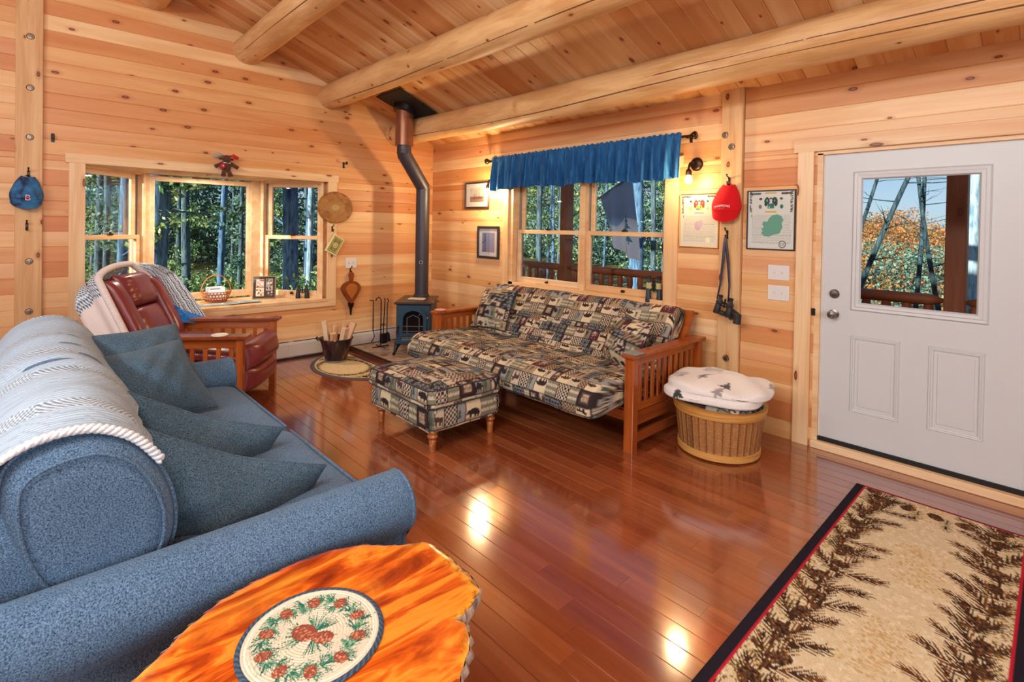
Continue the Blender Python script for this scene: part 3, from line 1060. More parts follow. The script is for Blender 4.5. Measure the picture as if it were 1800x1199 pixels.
MAT['leaf_green'] = leaf_mat('understory_leaves', [(.25, (44, 84, 56)), (.45, (84, 130, 74)), (.6, (156, 182, 112)), (.78, (220, 226, 176))])
MAT['leaf_teal'] = leaf_mat('hemlock_needles', [(.25, (36, 78, 76)), (.45, (76, 126, 112)), (.62, (136, 174, 150)), (.8, (212, 226, 200))])
MAT['leaf_gold'] = leaf_mat('autumn_leaves', [(.28, (40, 88, 84)), (.40, (104, 118, 72)), (.48, (176, 116, 72)), (.58, (206, 142, 96)), (.68, (204, 140, 58)), (.80, (222, 180, 150))])
MAT['ground'] = leaf_mat('leaf_litter', [(.3, (60, 78, 50)), (.5, (116, 120, 78)), (.7, (170, 150, 104))], 3.0)

GZ = -0.95
b = MB()
b.box(-60, 30, -40, 70, GZ - .3, GZ)
gr = b.build('ground', 'ground', kind='structure', label='leaf strewn forest ground outside the cabin', cat='ground')

def leaves(n, centre, rad, size, seed, flat=0.5):
    """a cloud of single leaf quads"""
    R = np.random.default_rng(seed)
    d = R.normal(size=(n, 3))
    d /= np.linalg.norm(d, axis=1, keepdims=True)
    c = np.array(centre) + d * (R.random((n, 1)) ** 0.45) * np.array(rad)
    a = R.normal(size=(n, 3))
    a /= np.linalg.norm(a, axis=1, keepdims=True)
    bb = np.cross(a, R.normal(size=(n, 3)))
    bb /= np.maximum(np.linalg.norm(bb, axis=1, keepdims=True), 1e-6)
    s = size * (0.6 + 0.8 * R.random((n, 1)))
    return np.stack([c - a * s, c - bb * s * flat, c + a * s, c + bb * s * flat], 1).reshape(-1, 3)

def leaf_mesh(name, V):
    me = bpy.data.meshes.new(name)
    n = len(V)
    me.vertices.add(n)
    me.vertices.foreach_set('co', np.asarray(V, np.float32).ravel())
    me.loops.add(n)
    me.loops.foreach_set('vertex_index', np.arange(n, dtype=np.int32))
    me.polygons.add(n // 4)
    me.polygons.foreach_set('loop_start', np.arange(0, n, 4, dtype=np.int32))
    me.update(calc_edges=True)
    return me

def trunk_mesh(h, r, lean, seed, nb, blen, z_first=0.8, taper=0.55, wob=0.05):
    R = random.Random(seed)
    b = MB()
    pts, rad = [], []
    n = 14
    px, py = R.uniform(0, 6), R.uniform(0, 6)
    for i in range(n):
        f = i / (n - 1)
        pts.append((lean[0] * f * h + wob * math.sin(f * 5 + px), lean[1] * f * h + wob * math.sin(f * 4 + py), f * h))
        rad.append(r * (1 - (1 - taper) * f) * (1.25 if i == 0 else 1))
    b.tube(pts, rad, 12)
    tips = []
    for k in range(nb):
        f = z_first / h + (1 - z_first / h) * (k + R.random()) / max(nb, 1)
        i = min(int(f * (n - 1)), n - 2)
        q = Vector(pts[i]).lerp(Vector(pts[i + 1]), f * (n - 1) - i)
        a = R.uniform(0, 2 * PI)
        L = blen * R.uniform(0.5, 1.2)
        d = Vector((math.cos(a), math.sin(a), R.uniform(-.15, .5))).normalized()
        br = [q]
        for j in range(1, 6):
            d = (d + Vector((R.uniform(-.2, .2), R.uniform(-.2, .2), R.uniform(-.12, .16)))).normalized()
            br.append(br[-1] + d * L / 5)
        rb = r * R.uniform(.12, .26)
        b.tube(br, [rb * (1 - .16 * j) for j in range(6)], 6)
        tips.append((br[-1], br[3]))
        if L > .8:
            e = (d + Vector((R.uniform(-.8, .8), R.uniform(-.8, .8), .2))).normalized()
            b.tube([br[3], br[3] + e * L * .25, br[3] + e * L * .5 + Vector((0, 0, .05))], [rb * .4, rb * .3, rb * .15], 5)
            tips.append((br[3] + e * L * .5, br[4]))
    return b.mesh('trunk'), tips

def tree(name, label, cat, loc, h, r, lean, seed, nb, blen, barkm, leafm=None, nleaf=40, lsize=.06, crad=.35, group=None, **kw):
    t = thing(name, label, cat, loc, group=group)
    me, tips = trunk_mesh(h, r, lean, seed, nb, blen, **kw)
    link('trunk', me, barkm, t, smooth=True)
    if leafm:
        V = [leaves(nleaf, p, (crad, crad, crad * .6), lsize, seed * 100 + i) for i, (p, _) in enumerate(tips)]
        V += [leaves(nleaf // 2, q, (crad * .7, crad * .7, crad * .5), lsize, seed * 177 + i) for i, (_, q) in enumerate(tips)]
        if V:
            link('foliage', leaf_mesh('foliage', np.vstack(V)), leafm, t)
    return t

def copy_tree(o, loc, rz, s, label=None, group=None):
    c = o.copy()
    COL.objects.link(c)
    c.location = loc
    c.rotation_euler = (0, 0, rz)
    c.scale = (s, s, s)
    if label:
        c['label'] = label
    if group:
        c['group'] = group
    for ch in o.children:
        k = ch.copy()
        COL.objects.link(k)
        k.parent = c
    return c

# trees that can be told apart through the bay
tree('pine_tree', 'thick blue grey trunk close outside the big bay pane', 'tree', (-3.0, -2.78, GZ), 6.5, .15, (0.004, .014), 21, 9, 1.1, 'bark_blue', 'leaf_green', 20, .05, .3, z_first=2.2, taper=1.15)
tree('pine_tree', 'stout straight blue trunk behind the narrow bay sash near the wicker tray', 'tree', (-3.2, -.83, GZ), 6.5, .128, (0, .0), 22, 10, .7, 'bark_blue', 'leaf_green', 26, .05, .3, z_first=1.5, taper=.95)
tree('birch_tree', 'slim pale trunk beside the stout blue trunk seen through the bay', 'tree', (-4.4, .03, GZ), 6.5, .058, (0, -.012), 23, 7, .7, 'bark_birch', 'leaf_green', 20, .05, .3, taper=.8)
tree('pine_tree', 'grey trunk with long bare limbs behind the bay sash above the recliner', 'tree', (-3.4, -3.12, GZ), 6.5, .07, (0, .0), 24, 10, 1.4, 'bark_blue', 'leaf_green', 44, .06, .35, z_first=1.9, taper=.9)
# trees seen from the porch window
tree('maple_tree', 'dark blue trunk rising behind the hanging flag', 'tree', (-1.28, 7.0, GZ), 7, .145, (0.006, 0), 31, 6, 1.1, 'bark_blue', None, taper=.8)
tree('maple_tree', 'thin dark trunk next to the dark blue one outside the window', 'tree', (-.98, 7.2, GZ), 7, .07, (0.02, 0), 32, 9, 1.1, 'bark_dark', 'leaf_teal', 14, .05, .3, taper=.7)
tree('maple_tree', 'slender trunk at the window casing edge outside', 'tree', (-.62, 7.4, GZ), 7, .075, (0.01, 0), 33, 9, 1.1, 'bark_dark', 'leaf_teal', 14, .05, .3, taper=.8)
# bare trees and the birch seen through the door
tree('maple_tree', 'young bare maple leaning across the door glass', 'tree', (2.9, 7.6, GZ), 6.2, .055, (.36, 0), 41, 20, 1.35, 'bark_bare', None, taper=.5)
tree('maple_tree', 'slim bare maple with a steep lean at the door glass edge', 'tree', (2.75, 8.0, GZ), 6.0, .045, (.22, 0), 42, 18, 1.25, 'bark_bare', None, taper=.5)
tree('maple_tree', 'upright bare maple in the middle of the door glass', 'tree', (4.1, 8.2, GZ), 6.0, .045, (.05, 0), 43, 20, 1.15, 'bark_bare', None, taper=.5)
tree('maple_tree', 'bare maple leaning back beside the porch post', 'tree', (4.75, 7.8, GZ), 6.0, .045, (-.13, 0), 44, 20, 1.25, 'bark_bare', None, taper=.5)
tree('birch_tree', 'pale birch standing beyond the porch post in the door glass', 'tree', (4.98, 7.0, GZ), 6.5, .15, (.03, 0), 45, 0, 1.3, 'bark_birch', None, taper=.8)

# the forest: more trees of two kinds on both sides
proto = [tree('pine_tree', 'tall forest pine standing deeper in the woods', 'tree', (-9, -1.2, GZ), 8, .11, (.01, .0), 51, 16, .7, 'bark_dark', 'leaf_green', 60, .06, .42, group='forest trees around the cabin', z_first=.7),
         tree('pine_tree', 'slim forest hemlock standing deeper in the woods', 'tree', (-10.5, .4, GZ), 8, .07, (-.01, .01), 52, 18, .75, 'bark_dark', 'leaf_teal', 60, .06, .42, group='forest trees around the cabin', z_first=.5),
         tree('pine_tree', 'bare trunked forest pine standing deeper in the woods', 'tree', (-8.2, 1.5, GZ), 8, .085, (.0, .015), 53, 5, .7, 'bark_blue', 'leaf_green', 24, .06, .4, group='forest trees around the cabin', z_first=2.0)]
R9 = random.Random(77)
spots = []
def spot(x, y):
    if all(math.hypot(x - q[0], y - q[1]) > 2.1 for q in spots):
        spots.append((x, y, 0))
for k in range(90):                       # beyond the bay
    x = -R9.uniform(6.5, 21)
    a = R9.uniform(.05, .47)
    spot(x, -4.17 + a * (6.08 - x))
for k in range(90):                       # beyond the porch window
    y = R9.uniform(8.5, 21)
    a = R9.uniform(.55, 1.15)
    spot(6.08 - a * (y + 4.17), y)
for i, (x, y, _) in enumerate(spots):
    p = proto[i % 3]
    copy_tree(p, (x, y, GZ), R9.uniform(0, 6.28), R9.uniform(.8, 1.2))

# undergrowth and the far wall of woods, too many leaves to count
def mass(name, label, pts, mat, n, rad, size, seed):
    V = [leaves(n, p, rad, size, seed + i) for i, p in enumerate(pts)]
    link(name, leaf_mesh(name, np.vstack(V)), mat, None, label, 'undergrowth' if 'under' in name else 'woods', kind='stuff')
R5 = random.Random(5)
pts = []
for k in range(70):
    x = -R5.uniform(3.2, 14)
    a = R5.uniform(.03, .47)
    pts.append((x, -4.17 + a * (6.08 - x), GZ + R5.uniform(.2, .9)))
mass('undergrowth', 'low green undergrowth outside the bay window', pts, 'leaf_green', 260, (.7, .7, .5), .06, 300)
pts = []
for k in range(260):
    x = -R5.uniform(25, 36)
    a = R5.uniform(.0, .5)
    pts.append((x, -4.17 + a * (6.08 - x), GZ + R5.uniform(.2, 9)))
mass('far_woods', 'distant green woods beyond the bay window', pts, 'leaf_teal', 130, (1.8, 1.8, 1.0), .17, 900)
pts = []
for k in range(270):
    y = R5.uniform(25, 36)
    a = R5.uniform(.52, 1.2)
    pts.append((6.08 - a * (y + 4.17), y, GZ + R5.uniform(.2, 9)))
mass('far_woods', 'distant woods beyond the porch railing and window', pts, 'leaf_teal', 130, (1.8, 1.8, 1.0), .17, 1900)
# autumn hillside beyond the door
b = MB()
rows = []
for i in range(25):
    row = []
    for j in range(25):
        x, y = -22 + 60 * i / 24, 30 + 60 * j / 24
        row.append((x, y, GZ - 2 + 6.2 * (1 - math.exp(-max(0, y - 30) / 22)) + .6 * math.sin(x * .3) ))
    rows.append(row)
b.grid(rows)
b.build('hill', 'leaf_gold', kind='structure', smooth=True, label='autumn coloured hillside seen through the door glass', cat='hill')
pts = []
for k in range(230):
    y = R5.uniform(16, 46)
    a = R5.uniform(-.2, .42)
    zt = (-1.6 + 3.9 * (y - 16) / 30)
    pts.append((6.08 - a * (y + 4.17), y, zt + R5.uniform(-.8, .9)))
mass('autumn_woods', 'orange and gold autumn woods seen through the door glass', pts, 'leaf_gold', 240, (1.7, 1.7, .9), .09, 2900)

pts = []
for k in range(46):
    y = R5.uniform(12, 30)
    a = R5.uniform(-.05, .34)
    pts.append((6.08 - a * (y + 4.17), y, GZ + R5.uniform(-.2, .7 + .05 * y)))
mass('undergrowth', 'green bushes below the porch seen through the door glass', pts, 'leaf_teal', 200, (.9, .9, .55), .07, 4900)

# ------------------------------------------------------------------ porch
pd = thing('porch_floor', 'porch deck boards outside the long wall', 'porch', (0, 0, 0), kind='structure')
for k in range(14):
    MB().box(-2.5, 9, .2 + k * .142, .335 + k * .142, -.16, -.12).build('deck_board', 'porch', pd)
for (x, lab) in ((.742, 'stained porch post beyond the window pair'), (5.42, 'stained porch post standing behind the door glass'), (-1.9, 'stained porch post past the far corner')):
    t = thing('porch_post', lab, 'post', (x, 2.02, -.12))
    o = link('timber', board_mesh('timber', 2.75, .15, .15, .008), 'porch', t)
    o.matrix_local = frame_m((.075, -.075, 0), (0, 0, 1), (-1, 0, 0), (0, -1, 0))
rl = thing('porch_railing', 'stained porch railing with turned balusters', 'railing', (0, 2.02, -.12))
for x0, x1 in ((-1.82, .66), (.82, 5.34), (5.50, 8.6)):
    for z, r in ((1.06, .055), (.30, .045)):
        b = MB()
        m = 10
        pts = [(x0 + (x1 - x0) * i / m, 0, z) for i in range(m + 1)]
        pts = [pts[0], (x0 + .1, 0, z)] + pts[1:-1] + [(x1 - .1, 0, z), pts[-1]]
        b.tube(pts, [r * .35] + [r] * (len(pts) - 2) + [r * .35], 12)
        b.build('rail', 'porch', rl, smooth=True)
bal = MB().lathe([(.018, 0), (.018, .08), (.04, .16), (.045, .26), (.035, .36), (.018, .42), (.026, .5), (.045, .6), (.04, .68), (.02, .74)], 12).mesh('baluster')
bal.polygons.foreach_set('use_smooth', [True] * len(bal.polygons))
bal.materials.append(MAT['porch'])
x = -1.7
while x < 8.4:
    if all(abs(x - q) > .12 for q in (.742, 5.42)):
        o = bpy.data.objects.new('baluster', bal)
        COL.objects.link(o)
        o.parent = rl
        o.location = (x, 0, .31)
    x += .165
MB().box(-2.6, 9, 1.94, 2.10, 2.63, 2.85).build('porch_beam', 'porch', kind='structure', label='stained beam across the porch posts', cat='beam')

# flag hanging from an angled pole
fl = thing('hanging_flag', 'pale blue and white flag with teal tree emblem on the porch', 'flag', (.82, 2.12, 1.75))
MB().tube([(0, -.03, 0), (1.0, .12, .62)], .011, 8).build('pole', 'steel', fl)
cv = Canvas(.9, 1.3, 130, (176, 204, 226))
cv.rect(0, .9, .55, 1.3, (150, 186, 216))
cv.poly([(.1, 0), (.9, 0), (.9, .62), (.55, .7), (.3, .5), (.05, .62)], (232, 238, 242))
for (x, y, w) in ((.62, .42, .3), (.66, .22, .24)):
    stamp(cv, TREE, x - w / 2, y, w, w * 1.1, (44, 150, 168))
U, V = np.meshgrid(np.linspace(0, 1, 100), np.linspace(0, 1, 150), indexing='ij')
# top edge on the pole, gathered and falling to a point
top = np.stack([.45 + .52 * U, .055 + .06 * U, .28 + .32 * U], -1)
drop = (0.72 + .55 * U)[..., None] * np.array([.10, .02, -1.0]) + np.stack([.16 * (1 - U), 0 * U, 0 * U], -1)
P = top + V[..., None] * drop + np.stack([0 * U, .045 * np.sin(U * 12 + V * 3) * (.3 + V), 0 * U], -1)
loft_grid('cloth', P, 'print_paper', fl, cv.sample(U * .9, 1.3 - V * 1.3 - .001))
# ------------------------------------------------------------------ lodge patchwork cloth
LODGE = Canvas(1.2, 1.2, 240, (190, 176, 150))
def lodge_fill():
    cv = LODGE
    R = random.Random(3)
    cream, tan, olive, brown, dark, teal, wine, grey = (186, 170, 148), (156, 132, 104), (118, 114, 94), (78, 58, 52), (48, 38, 40), (88, 106, 112), (82, 38, 48), (140, 138, 132)
    y = 0.0
    while y < 1.2 - 1e-6:
        rh = min(R.choice([.12, .12, .16, .08]), 1.2 - y)
        if 1.2 - y - rh < .05:
            rh = 1.2 - y
        x = 0.0
        while x < 1.2 - 1e-6:
            w = R.choice([.08, .12, .14, .16])
            if 1.2 - x - w < .06:
                w = 1.2 - x
            k = R.random()
            bgc = R.choice([cream, cream, tan, grey, olive, cream])
            cv.rect(x, x + w, y, y + rh, bgc)
            if k < .17:                      # checks
                a, s = R.choice([(cream, dark), (tan, brown), (cream, brown)]), .018
                for i in range(int(w / s) + 1):
                    for j in range(int(rh / s) + 1):
                        cv.rect(x + i * s, min(x + w, x + i * s + s), y + j * s, min(y + rh, y + j * s + s), a[(i + j) % 2])
            elif k < .45:                    # animals
                sh = R.choice([BEAR, MOOSE, BEAR, MOOSE])
                cv.rect(x, x + w, y, y + rh, R.choice([cream, (204, 186, 152), grey]))
                cv.rect(x, x + w, y, y + rh * .14, R.choice([olive, tan]))
                stamp(cv, sh, x + w * .08, y + rh * .12, w * .84, rh * .78, R.choice([dark, brown, (66, 54, 56)]), R.random() < .5)
            elif k < .56:                    # pines
                for i in range(max(1, int(w / .055))):
                    stamp(cv, TREE, x + .004 + i * .055, y + rh * .06, .05, rh * .86, R.choice([dark, (70, 84, 74)]))
            elif k < .68:                    # log-end rings
                cv.rect(x, x + w, y, y + rh, dark)
                s = min(w, rh) / 2
                for i in range(int(w / s)):
                    for j in range(int(rh / s)):
                        for q, c in ((.47, teal), (.36, dark), (.28, grey), (.16, dark)):
                            cv.ell(x + (i + .5) * s, y + (j + .5) * s, s * q, s * q, c)
            elif k < .8:                     # framed quilt square
                for q, c in ((0, dark), (.18, brown), (.26, tan)):
                    cv.rect(x + w * q, x + w * (1 - q), y + rh * q, y + rh * (1 - q), c)
                for i in range(4):
                    for j in range(4):
                        cv.ell(x + w * (.32 + .12 * i), y + rh * (.32 + .12 * j), .0055, .0055, R.choice([cream, wine, olive]))
            elif k < .9:                     # zigzag
                cv.rect(x, x + w, y, y + rh, olive)
                n = 5
                for q in (.25, .6):
                    for i in range(n * 2):
                        x0, x1 = x + w * i / (2 * n), x + w * (i + 1) / (2 * n)
                        cv.line(x0, y + rh * (q + .16 * (i % 2)), x1, y + rh * (q + .16 * ((i + 1) % 2)), .012, cream)
            else:
                cv.rect(x, x + w, y, y + rh, R.choice([wine, teal, brown]))
                for i in range(9):
                    a = i * PI / 8
                    cv.line(x + w / 2, y + rh * .1, x + w / 2 + math.cos(a) * w * .45, y + rh * .1 + math.sin(a) * rh * .8, .008, cream, .002)
            if R.random() < .6:              # woven bars between patches
                cv.rect(x, x + .008, y, y + rh, R.choice([dark, brown, wine]))
            x += w
        if R.random() < .7:
            cv.rect(0, 1.2, y, y + .007, dark)
        y += rh
lodge_fill()

def smoothpoly(pts, n):
    """closed Catmull-Rom outline resampled evenly to n points"""
    P = np.array(pts, float)
    out = []
    m = len(P)
    for i in range(m):
        p0, p1, p2, p3 = P[i - 1], P[i], P[(i + 1) % m], P[(i + 2) % m]
        for t in np.linspace(0, 1, 24, endpoint=False):
            out.append(.5 * ((2 * p1) + (p2 - p0) * t + (2 * p0 - 5 * p1 + 4 * p2 - p3) * t ** 2 + (3 * p1 - p0 - 3 * p2 + p3) * t ** 3))
    out = np.array(out)
    d = np.r_[0, np.cumsum(np.linalg.norm(np.diff(np.vstack([out, out[:1]]), axis=0), axis=1))]
    s = np.linspace(0, d[-1], n, endpoint=False)
    q = np.stack([np.interp(s, d, np.r_[out[:, k], out[0, k]]) for k in range(out.shape[1])], -1)
    return q, s

def roll_cushion(name, outline, x0, x1, mat, parent, step=.006, round_=.05, canvas=None, uoff=0.0, wob=.006, seed=1, axis='x'):
    """outline in (y, z) swept along x with rounded ends; colours taken from a canvas by (x, arc length)"""
    per = sum(math.dist(outline[i], outline[(i + 1) % len(outline)]) for i in range(len(outline)))
    n = max(24, int(per / step))
    q, s = smoothpoly(outline, n)
    cen = q.mean(0)
    nx = max(8, int((x1 - x0) / step))
    xs = np.linspace(x0, x1, nx)
    # end rounding
    e = np.minimum(xs - x0, x1 - xs)
    shrink = np.where(e < round_, 1 - (1 - np.sqrt(np.clip(1 - (1 - e / round_) ** 2, 0, 1))) * .35, 1.0)
    caps = [.0, .3, .6, .85]
    xs = np.r_[[x0] * 4, xs, [x1] * 4]
    e0, e1 = shrink[0], shrink[-1]
    shrink = np.r_[[e0 * c for c in caps], shrink, [e1 * c for c in caps[::-1]]]
    X, I = np.meshgrid(xs, np.arange(n), indexing='ij')
    Q = cen + (q[None] - cen) * shrink[:, None, None]
    R = np.random.default_rng(seed)
    ph = R.random(8) * 6.28
    w = wob * (np.sin(X * 9 + ph[0] + s[I] * 4) * .6 + np.sin(X * 17 + ph[1] - s[I] * 11) * .4)
    nrm = Q - cen
    nrm /= np.maximum(np.linalg.norm(nrm, axis=2, keepdims=True), 1e-6)
    Q = Q + nrm * (w * (shrink[:, None] > .7))[..., None]
    P = np.stack([X, Q[..., 0], Q[..., 1]], -1)
    col = None
    if canvas is not None:
        Ux = X + 0.0
        # on the end caps the cloth runs over the edge
        k = np.linalg.norm(Q - cen, axis=2)
        kmax = np.linalg.norm(q - cen, axis=1)[None]
        Ux = np.where(shrink[:, None] < .72, X + (kmax - k) * np.where(X > (x0 + x1) / 2, 1, -1), X)
        cap_ = shrink[:, None] < .72
        col = canvas.sample(np.where(cap_, Q[..., 0] * 1.35 + .3, (X + uoff) * 1.35), np.where(cap_, Q[..., 1] * 1.35, (s[I] + .13) * 1.35), tile=True)
    return loft_grid(name, P, mat, parent, col, wrap_v=True)

def pillow(name, M, w, h, t, mat, label, cat='pillow', group=None, n=46, canvas=None, uoff=0.0, sag=0.0, pinch=.10, seed=0, piping=None):
    """two bulging faces, pinched corners; local x across, y up, z out of the face"""
    R = np.random.default_rng(seed + 40)
    ph = R.random(8) * 6.28
    u = np.sin(np.linspace(-1, 1, n) * PI / 2)
    U, V = np.meshgrid(u, u, indexing='ij')
    edge = 1 - pinch * (1 - U ** 2) * 0
    X = U * w / 2 * (1 - pinch * (1 - V ** 2) ** 1 * 1.0 * 0.6)
    Y = V * h / 2 * (1 - pinch * (1 - U ** 2) ** 1 * 1.0 * 0.6)
    X = U * w / 2 * (1 - pinch * (1 - np.abs(V)) ** .8)
    Y = V * h / 2 * (1 - pinch * (1 - np.abs(U)) ** .8)
    T = t / 2 * np.clip((1 - U ** 2), 0, 1) ** .78 * np.clip((1 - V ** 2), 0, 1) ** .78
    T = T * (1 + .14 * np.sin(3 * U + ph[0]) * np.sin(2.5 * V + ph[1]) + .07 * np.sin(7 * U + 5 * V + ph[2]) + .05 * np.sin(11 * U - 9 * V + ph[3])) + .006
    bend = sag * (U ** 2 + .6 * V ** 2)
    front = np.stack([X, Y, T - bend], -1)
    back = np.stack([X, Y, -T - bend], -1)[::-1]
    P = np.concatenate([front, back], 0)
    col = None
    if canvas is not None:
        cu, cvv = X + w / 2 + uoff, Y + h / 2 + .2
        c = canvas.sample(cu * 1.35, cvv * 1.35, tile=True)
        col = np.concatenate([c, c[::-1]], 0)
    o = loft_grid(name, P, mat, None, col, wrap_u=True, label=label, cat=cat, group=group)
    # the open rims of v = -1 / +1 are closed by thin strips through wrap; add a seam cord
    o.matrix_world = M
    b = MB()
    ring = [front[i, 0] for i in range(n)] + [front[-1, j] for j in range(n)] + [front[i, -1] for i in range(n - 1, -1, -1)] + [front[0, j] for j in range(n - 1, -1, -1)]
    pts = [(p[0], p[1], p[2] - .006) for p in ring[::2]]
    b.tube(pts, .0055, 6, closed=True)
    b.build('seam', piping or mat if canvas is None else 'black_rubber', o, smooth=True)
    return o

# ------------------------------------------------------------------ futon
fu = thing('futon', 'mission style oak futon with patchwork bear and moose cover', 'futon', (0, 0, 0))
def slatted_arm(xo, xi, flip):
    """xo outer face x, xi inner face x"""
    a, c = min(xo, xi), max(xo, xi)
    arm = MB().box(a - .018, c + .018, -1.145, -.10, .655, .682, .006).build('armrest', 'cherry', fu)
    for (y0, y1) in ((-1.125, -1.063), (-.20, -.135)):
        o = link('arm_post', board_mesh('arm_post', .655, c - a, y1 - y0, .004), 'cherry', fu)
        o.matrix_local = frame_m((c, y0, 0), (0, 0, 1), (-1, 0, 0), (0, -1, 0))
    m = (a + c) / 2
    for (z0, z1, mt) in ((.595, .65, 'cherry'), (.27, .325, 'cherry'), (.17, .265, 'dark_oak'), (.05, .12, 'dark_oak')):
        o = link('side_rail', board_mesh('side_rail', .865, z1 - z0, .026, .003), mt, fu)
        o.matrix_local = frame_m((m + .013, -1.064, z0), (0, 1, 0), (0, 0, 1), (1, 0, 0))
    n = 11
    for k in range(n):
        y = -1.03 + .83 * k / (n - 1) - .02
        o = link('slat', board_mesh('slat', .275, .04, .014, .002), 'cherry', fu)
        o.matrix_local = frame_m((m + .007, y, .322), (0, 0, 1), (0, -1, 0), (1, 0, 0))
slatted_arm(4.078, 4.005, 1)
slatted_arm(1.665, 1.738, -1)
o = link('front_rail', board_mesh('front_rail', 2.27, .085, .03, .003), 'cherry', fu)
o.matrix_local = frame_m((1.737, -1.07, .19), (1, 0, 0), (0, 0, 1), (0, -1, 0))
MB().box(1.74, 4.0, -1.07, -.62, .262, .283, .003).build('seat_deck', 'cherry', fu)
o = link('rear_rail', board_mesh('rear_rail', 2.27, .10, .03, .003), 'cherry', fu)
o.matrix_local = frame_m((1.737, -.22, .22), (1, 0, 0), (0, 0, 1), (0, -1, 0))
for x in (1.80, 3.90):          # tilted back stiles
    b = MB()
    b.prism([(-.50, .30), (-.455, .295), (-.085, .845), (-.10, .88), (-.135, .885)], x, x + .085, 'x')
    b.build('back_stile', 'cherry', fu)
roll_cushion('seat_mattress', [(-.50, .30), (-.52, .43), (-.60, .475), (-.85, .485), (-1.10, .50), (-1.27, .505), (-1.39, .47), (-1.455, .39), (-1.46, .31), (-1.41, .272), (-1.30, .285), (-1.05, .30), (-.75, .29)],
             1.70, 3.985, 'print_fabric', fu, canvas=LODGE, seed=3, wob=.007)
roll_cushion('back_mattress', [(-.66, .42), (-.60, .40), (-.50, .42), (-.33, .64), (-.17, .86), (-.20, .905), (-.27, .92), (-.34, .885), (-.45, .74), (-.58, .57), (-.67, .47)],
             1.69, 3.965, 'print_fabric', fu, canvas=LODGE, uoff=.37, seed=4, wob=.006)
# ribbon where the slip cover bunches in the fold
def rotm(loc, ax, up, n):
    """matrix with x=ax, y=up, z=n (orthonormalised)"""
    ax = Vector(ax).normalized()
    up = Vector(up)
    up = (up - ax * up.dot(ax)).normalized()
    return frame_m(loc, ax, up, ax.cross(up))
pillow('throw_pillow', rotm((2.03, -.60, .70), (1, .14, .02), (0, .50, .86), None), .47, .45, .22, 'print_fabric', 'patchwork pillow at the stove end of the futon', group='futon pillows', canvas=LODGE, uoff=.2, seed=5)
pillow('throw_pillow', rotm((3.70, -.66, .655), (.93, -.36, -.08), (-.14, .40, .84), None), .46, .42, .24, 'print_fabric', 'patchwork pillow against the futon armrest near the basket', group='futon pillows', canvas=LODGE, uoff=.75, seed=6)
b = MB().box(-.055, .055, -.055, .055, 0, .008, .002)
o = b.build('coaster', plain('slate_coaster', (126, 134, 132), .6), label='square grey coaster on the futon arm near the basket', cat='coaster')
o.location = (4.042, -1.07, .6825)
b = MB().lathe([(.0, .0), (.05, 0), (.062, .008), (.06, .012), (.045, .006), (0, .006)], 20)
o = b.build('coaster', plain('red_white_dish', (206, 150, 142), .4, var=.3, scale=60), label='round red and white coaster on the futon arm near the stove', cat='coaster', smooth=True)
o.location = (1.70, -1.05, .6825)

# ------------------------------------------------------------------ ottoman
ot = thing('ottoman', 'upholstered patchwork ottoman on turned wooden legs', 'ottoman', (0, 0, 0))
def rrect(x0, x1, y0, y1, r, bulge=0.0, n=10):
    pts = []
    for cx, cy, a0 in ((x1 - r, y1 - r, 0), (x0 + r, y1 - r, 90), (x0 + r, y0 + r, 180), (x1 - r, y0 + r, 270)):
        for i in range(n + 1):
            a = math.radians(a0 + 90 * i / n)
            pts.append((cx + r * math.cos(a), cy + r * math.sin(a)))
    return pts
def soft_box(name, outline, levels, mat, parent, canvas, step=.007, top_sub=26, dome=0.0, uoff=0.0, wob=.003):
    """outline in xy, levels = [(inset, z)] bottom to top; closed on top by a domed cap"""
    q, s = smoothpoly(outline, max(40, int(sum(math.dist(outline[i], outline[i - 1]) for i in range(len(outline))) / step)))
    cen = q.mean(0)
    rows, uv = [], []
    d = q - cen
    L = np.linalg.norm(d, axis=1, keepdims=True)
    zs = []
    lv = []
    for (a, b_) in zip(levels[:-1], levels[1:]):
        k = max(1, int(math.dist(a, b_) / step))
        for t in range(k):
            lv.append((a[0] + (b_[0] - a[0]) * t / k, a[1] + (b_[1] - a[1]) * t / k))
    lv.append(levels[-1])
    run = 0
    for i, (ins, z) in enumerate(lv):
        if i:
            run += math.dist(lv[i], lv[i - 1])
        w = wob * np.sin(s * 23 + z * 30)[:, None]
        p = cen + d * (1 - (ins + w) / L)
        rows.append(np.c_[p, np.full(len(p), z)])
        uv.append(np.c_[s + uoff, np.full(len(p), run + .31)])
    last = rows[-1]
    for t in np.linspace(0, 1, top_sub)[1:]:
        f = 1 - t
        p = cen + (last[:, :2] - cen) * f
        z = last[:, 2] + dome * (1 - f ** 2)
        rows.append(np.c_[p, z])
        uv.append(np.c_[p[:, 0] * 1.0 + uoff + .4, p[:, 1] + 5])
    P, UV = np.array(rows), np.array(uv)
    return loft_grid(name, P, mat, parent, canvas.sample(UV[..., 0] * 1.1, UV[..., 1] * 1.1, tile=True), wrap_v=True)
base_o = [(3.185, -2.155), (3.20, -1.86), (3.185, -1.585), (2.95, -1.545), (2.65, -1.545), (2.42, -1.60), (2.385, -1.86), (2.42, -2.125), (2.65, -2.185), (2.95, -2.19)]
base_o = rrect(2.36, 3.195, -2.185, -1.55, .07)
soft_box('base', base_o, [(.05, .135), (.012, .145), (.004, .19), (.0, .24), (.006, .285), (.02, .30)], 'print_fabric', ot, LODGE, dome=0, top_sub=4)
cush = rrect(2.34, 3.205, -2.20, -1.535, .085)
cu = soft_box('cushion', cush, [(.03, .298), (.006, .31), (.0, .34), (.0, .37), (.006, .41), (.02, .43)], 'print_fabric', ot, LODGE, dome=.045, uoff=.5, top_sub=44)
b = MB()
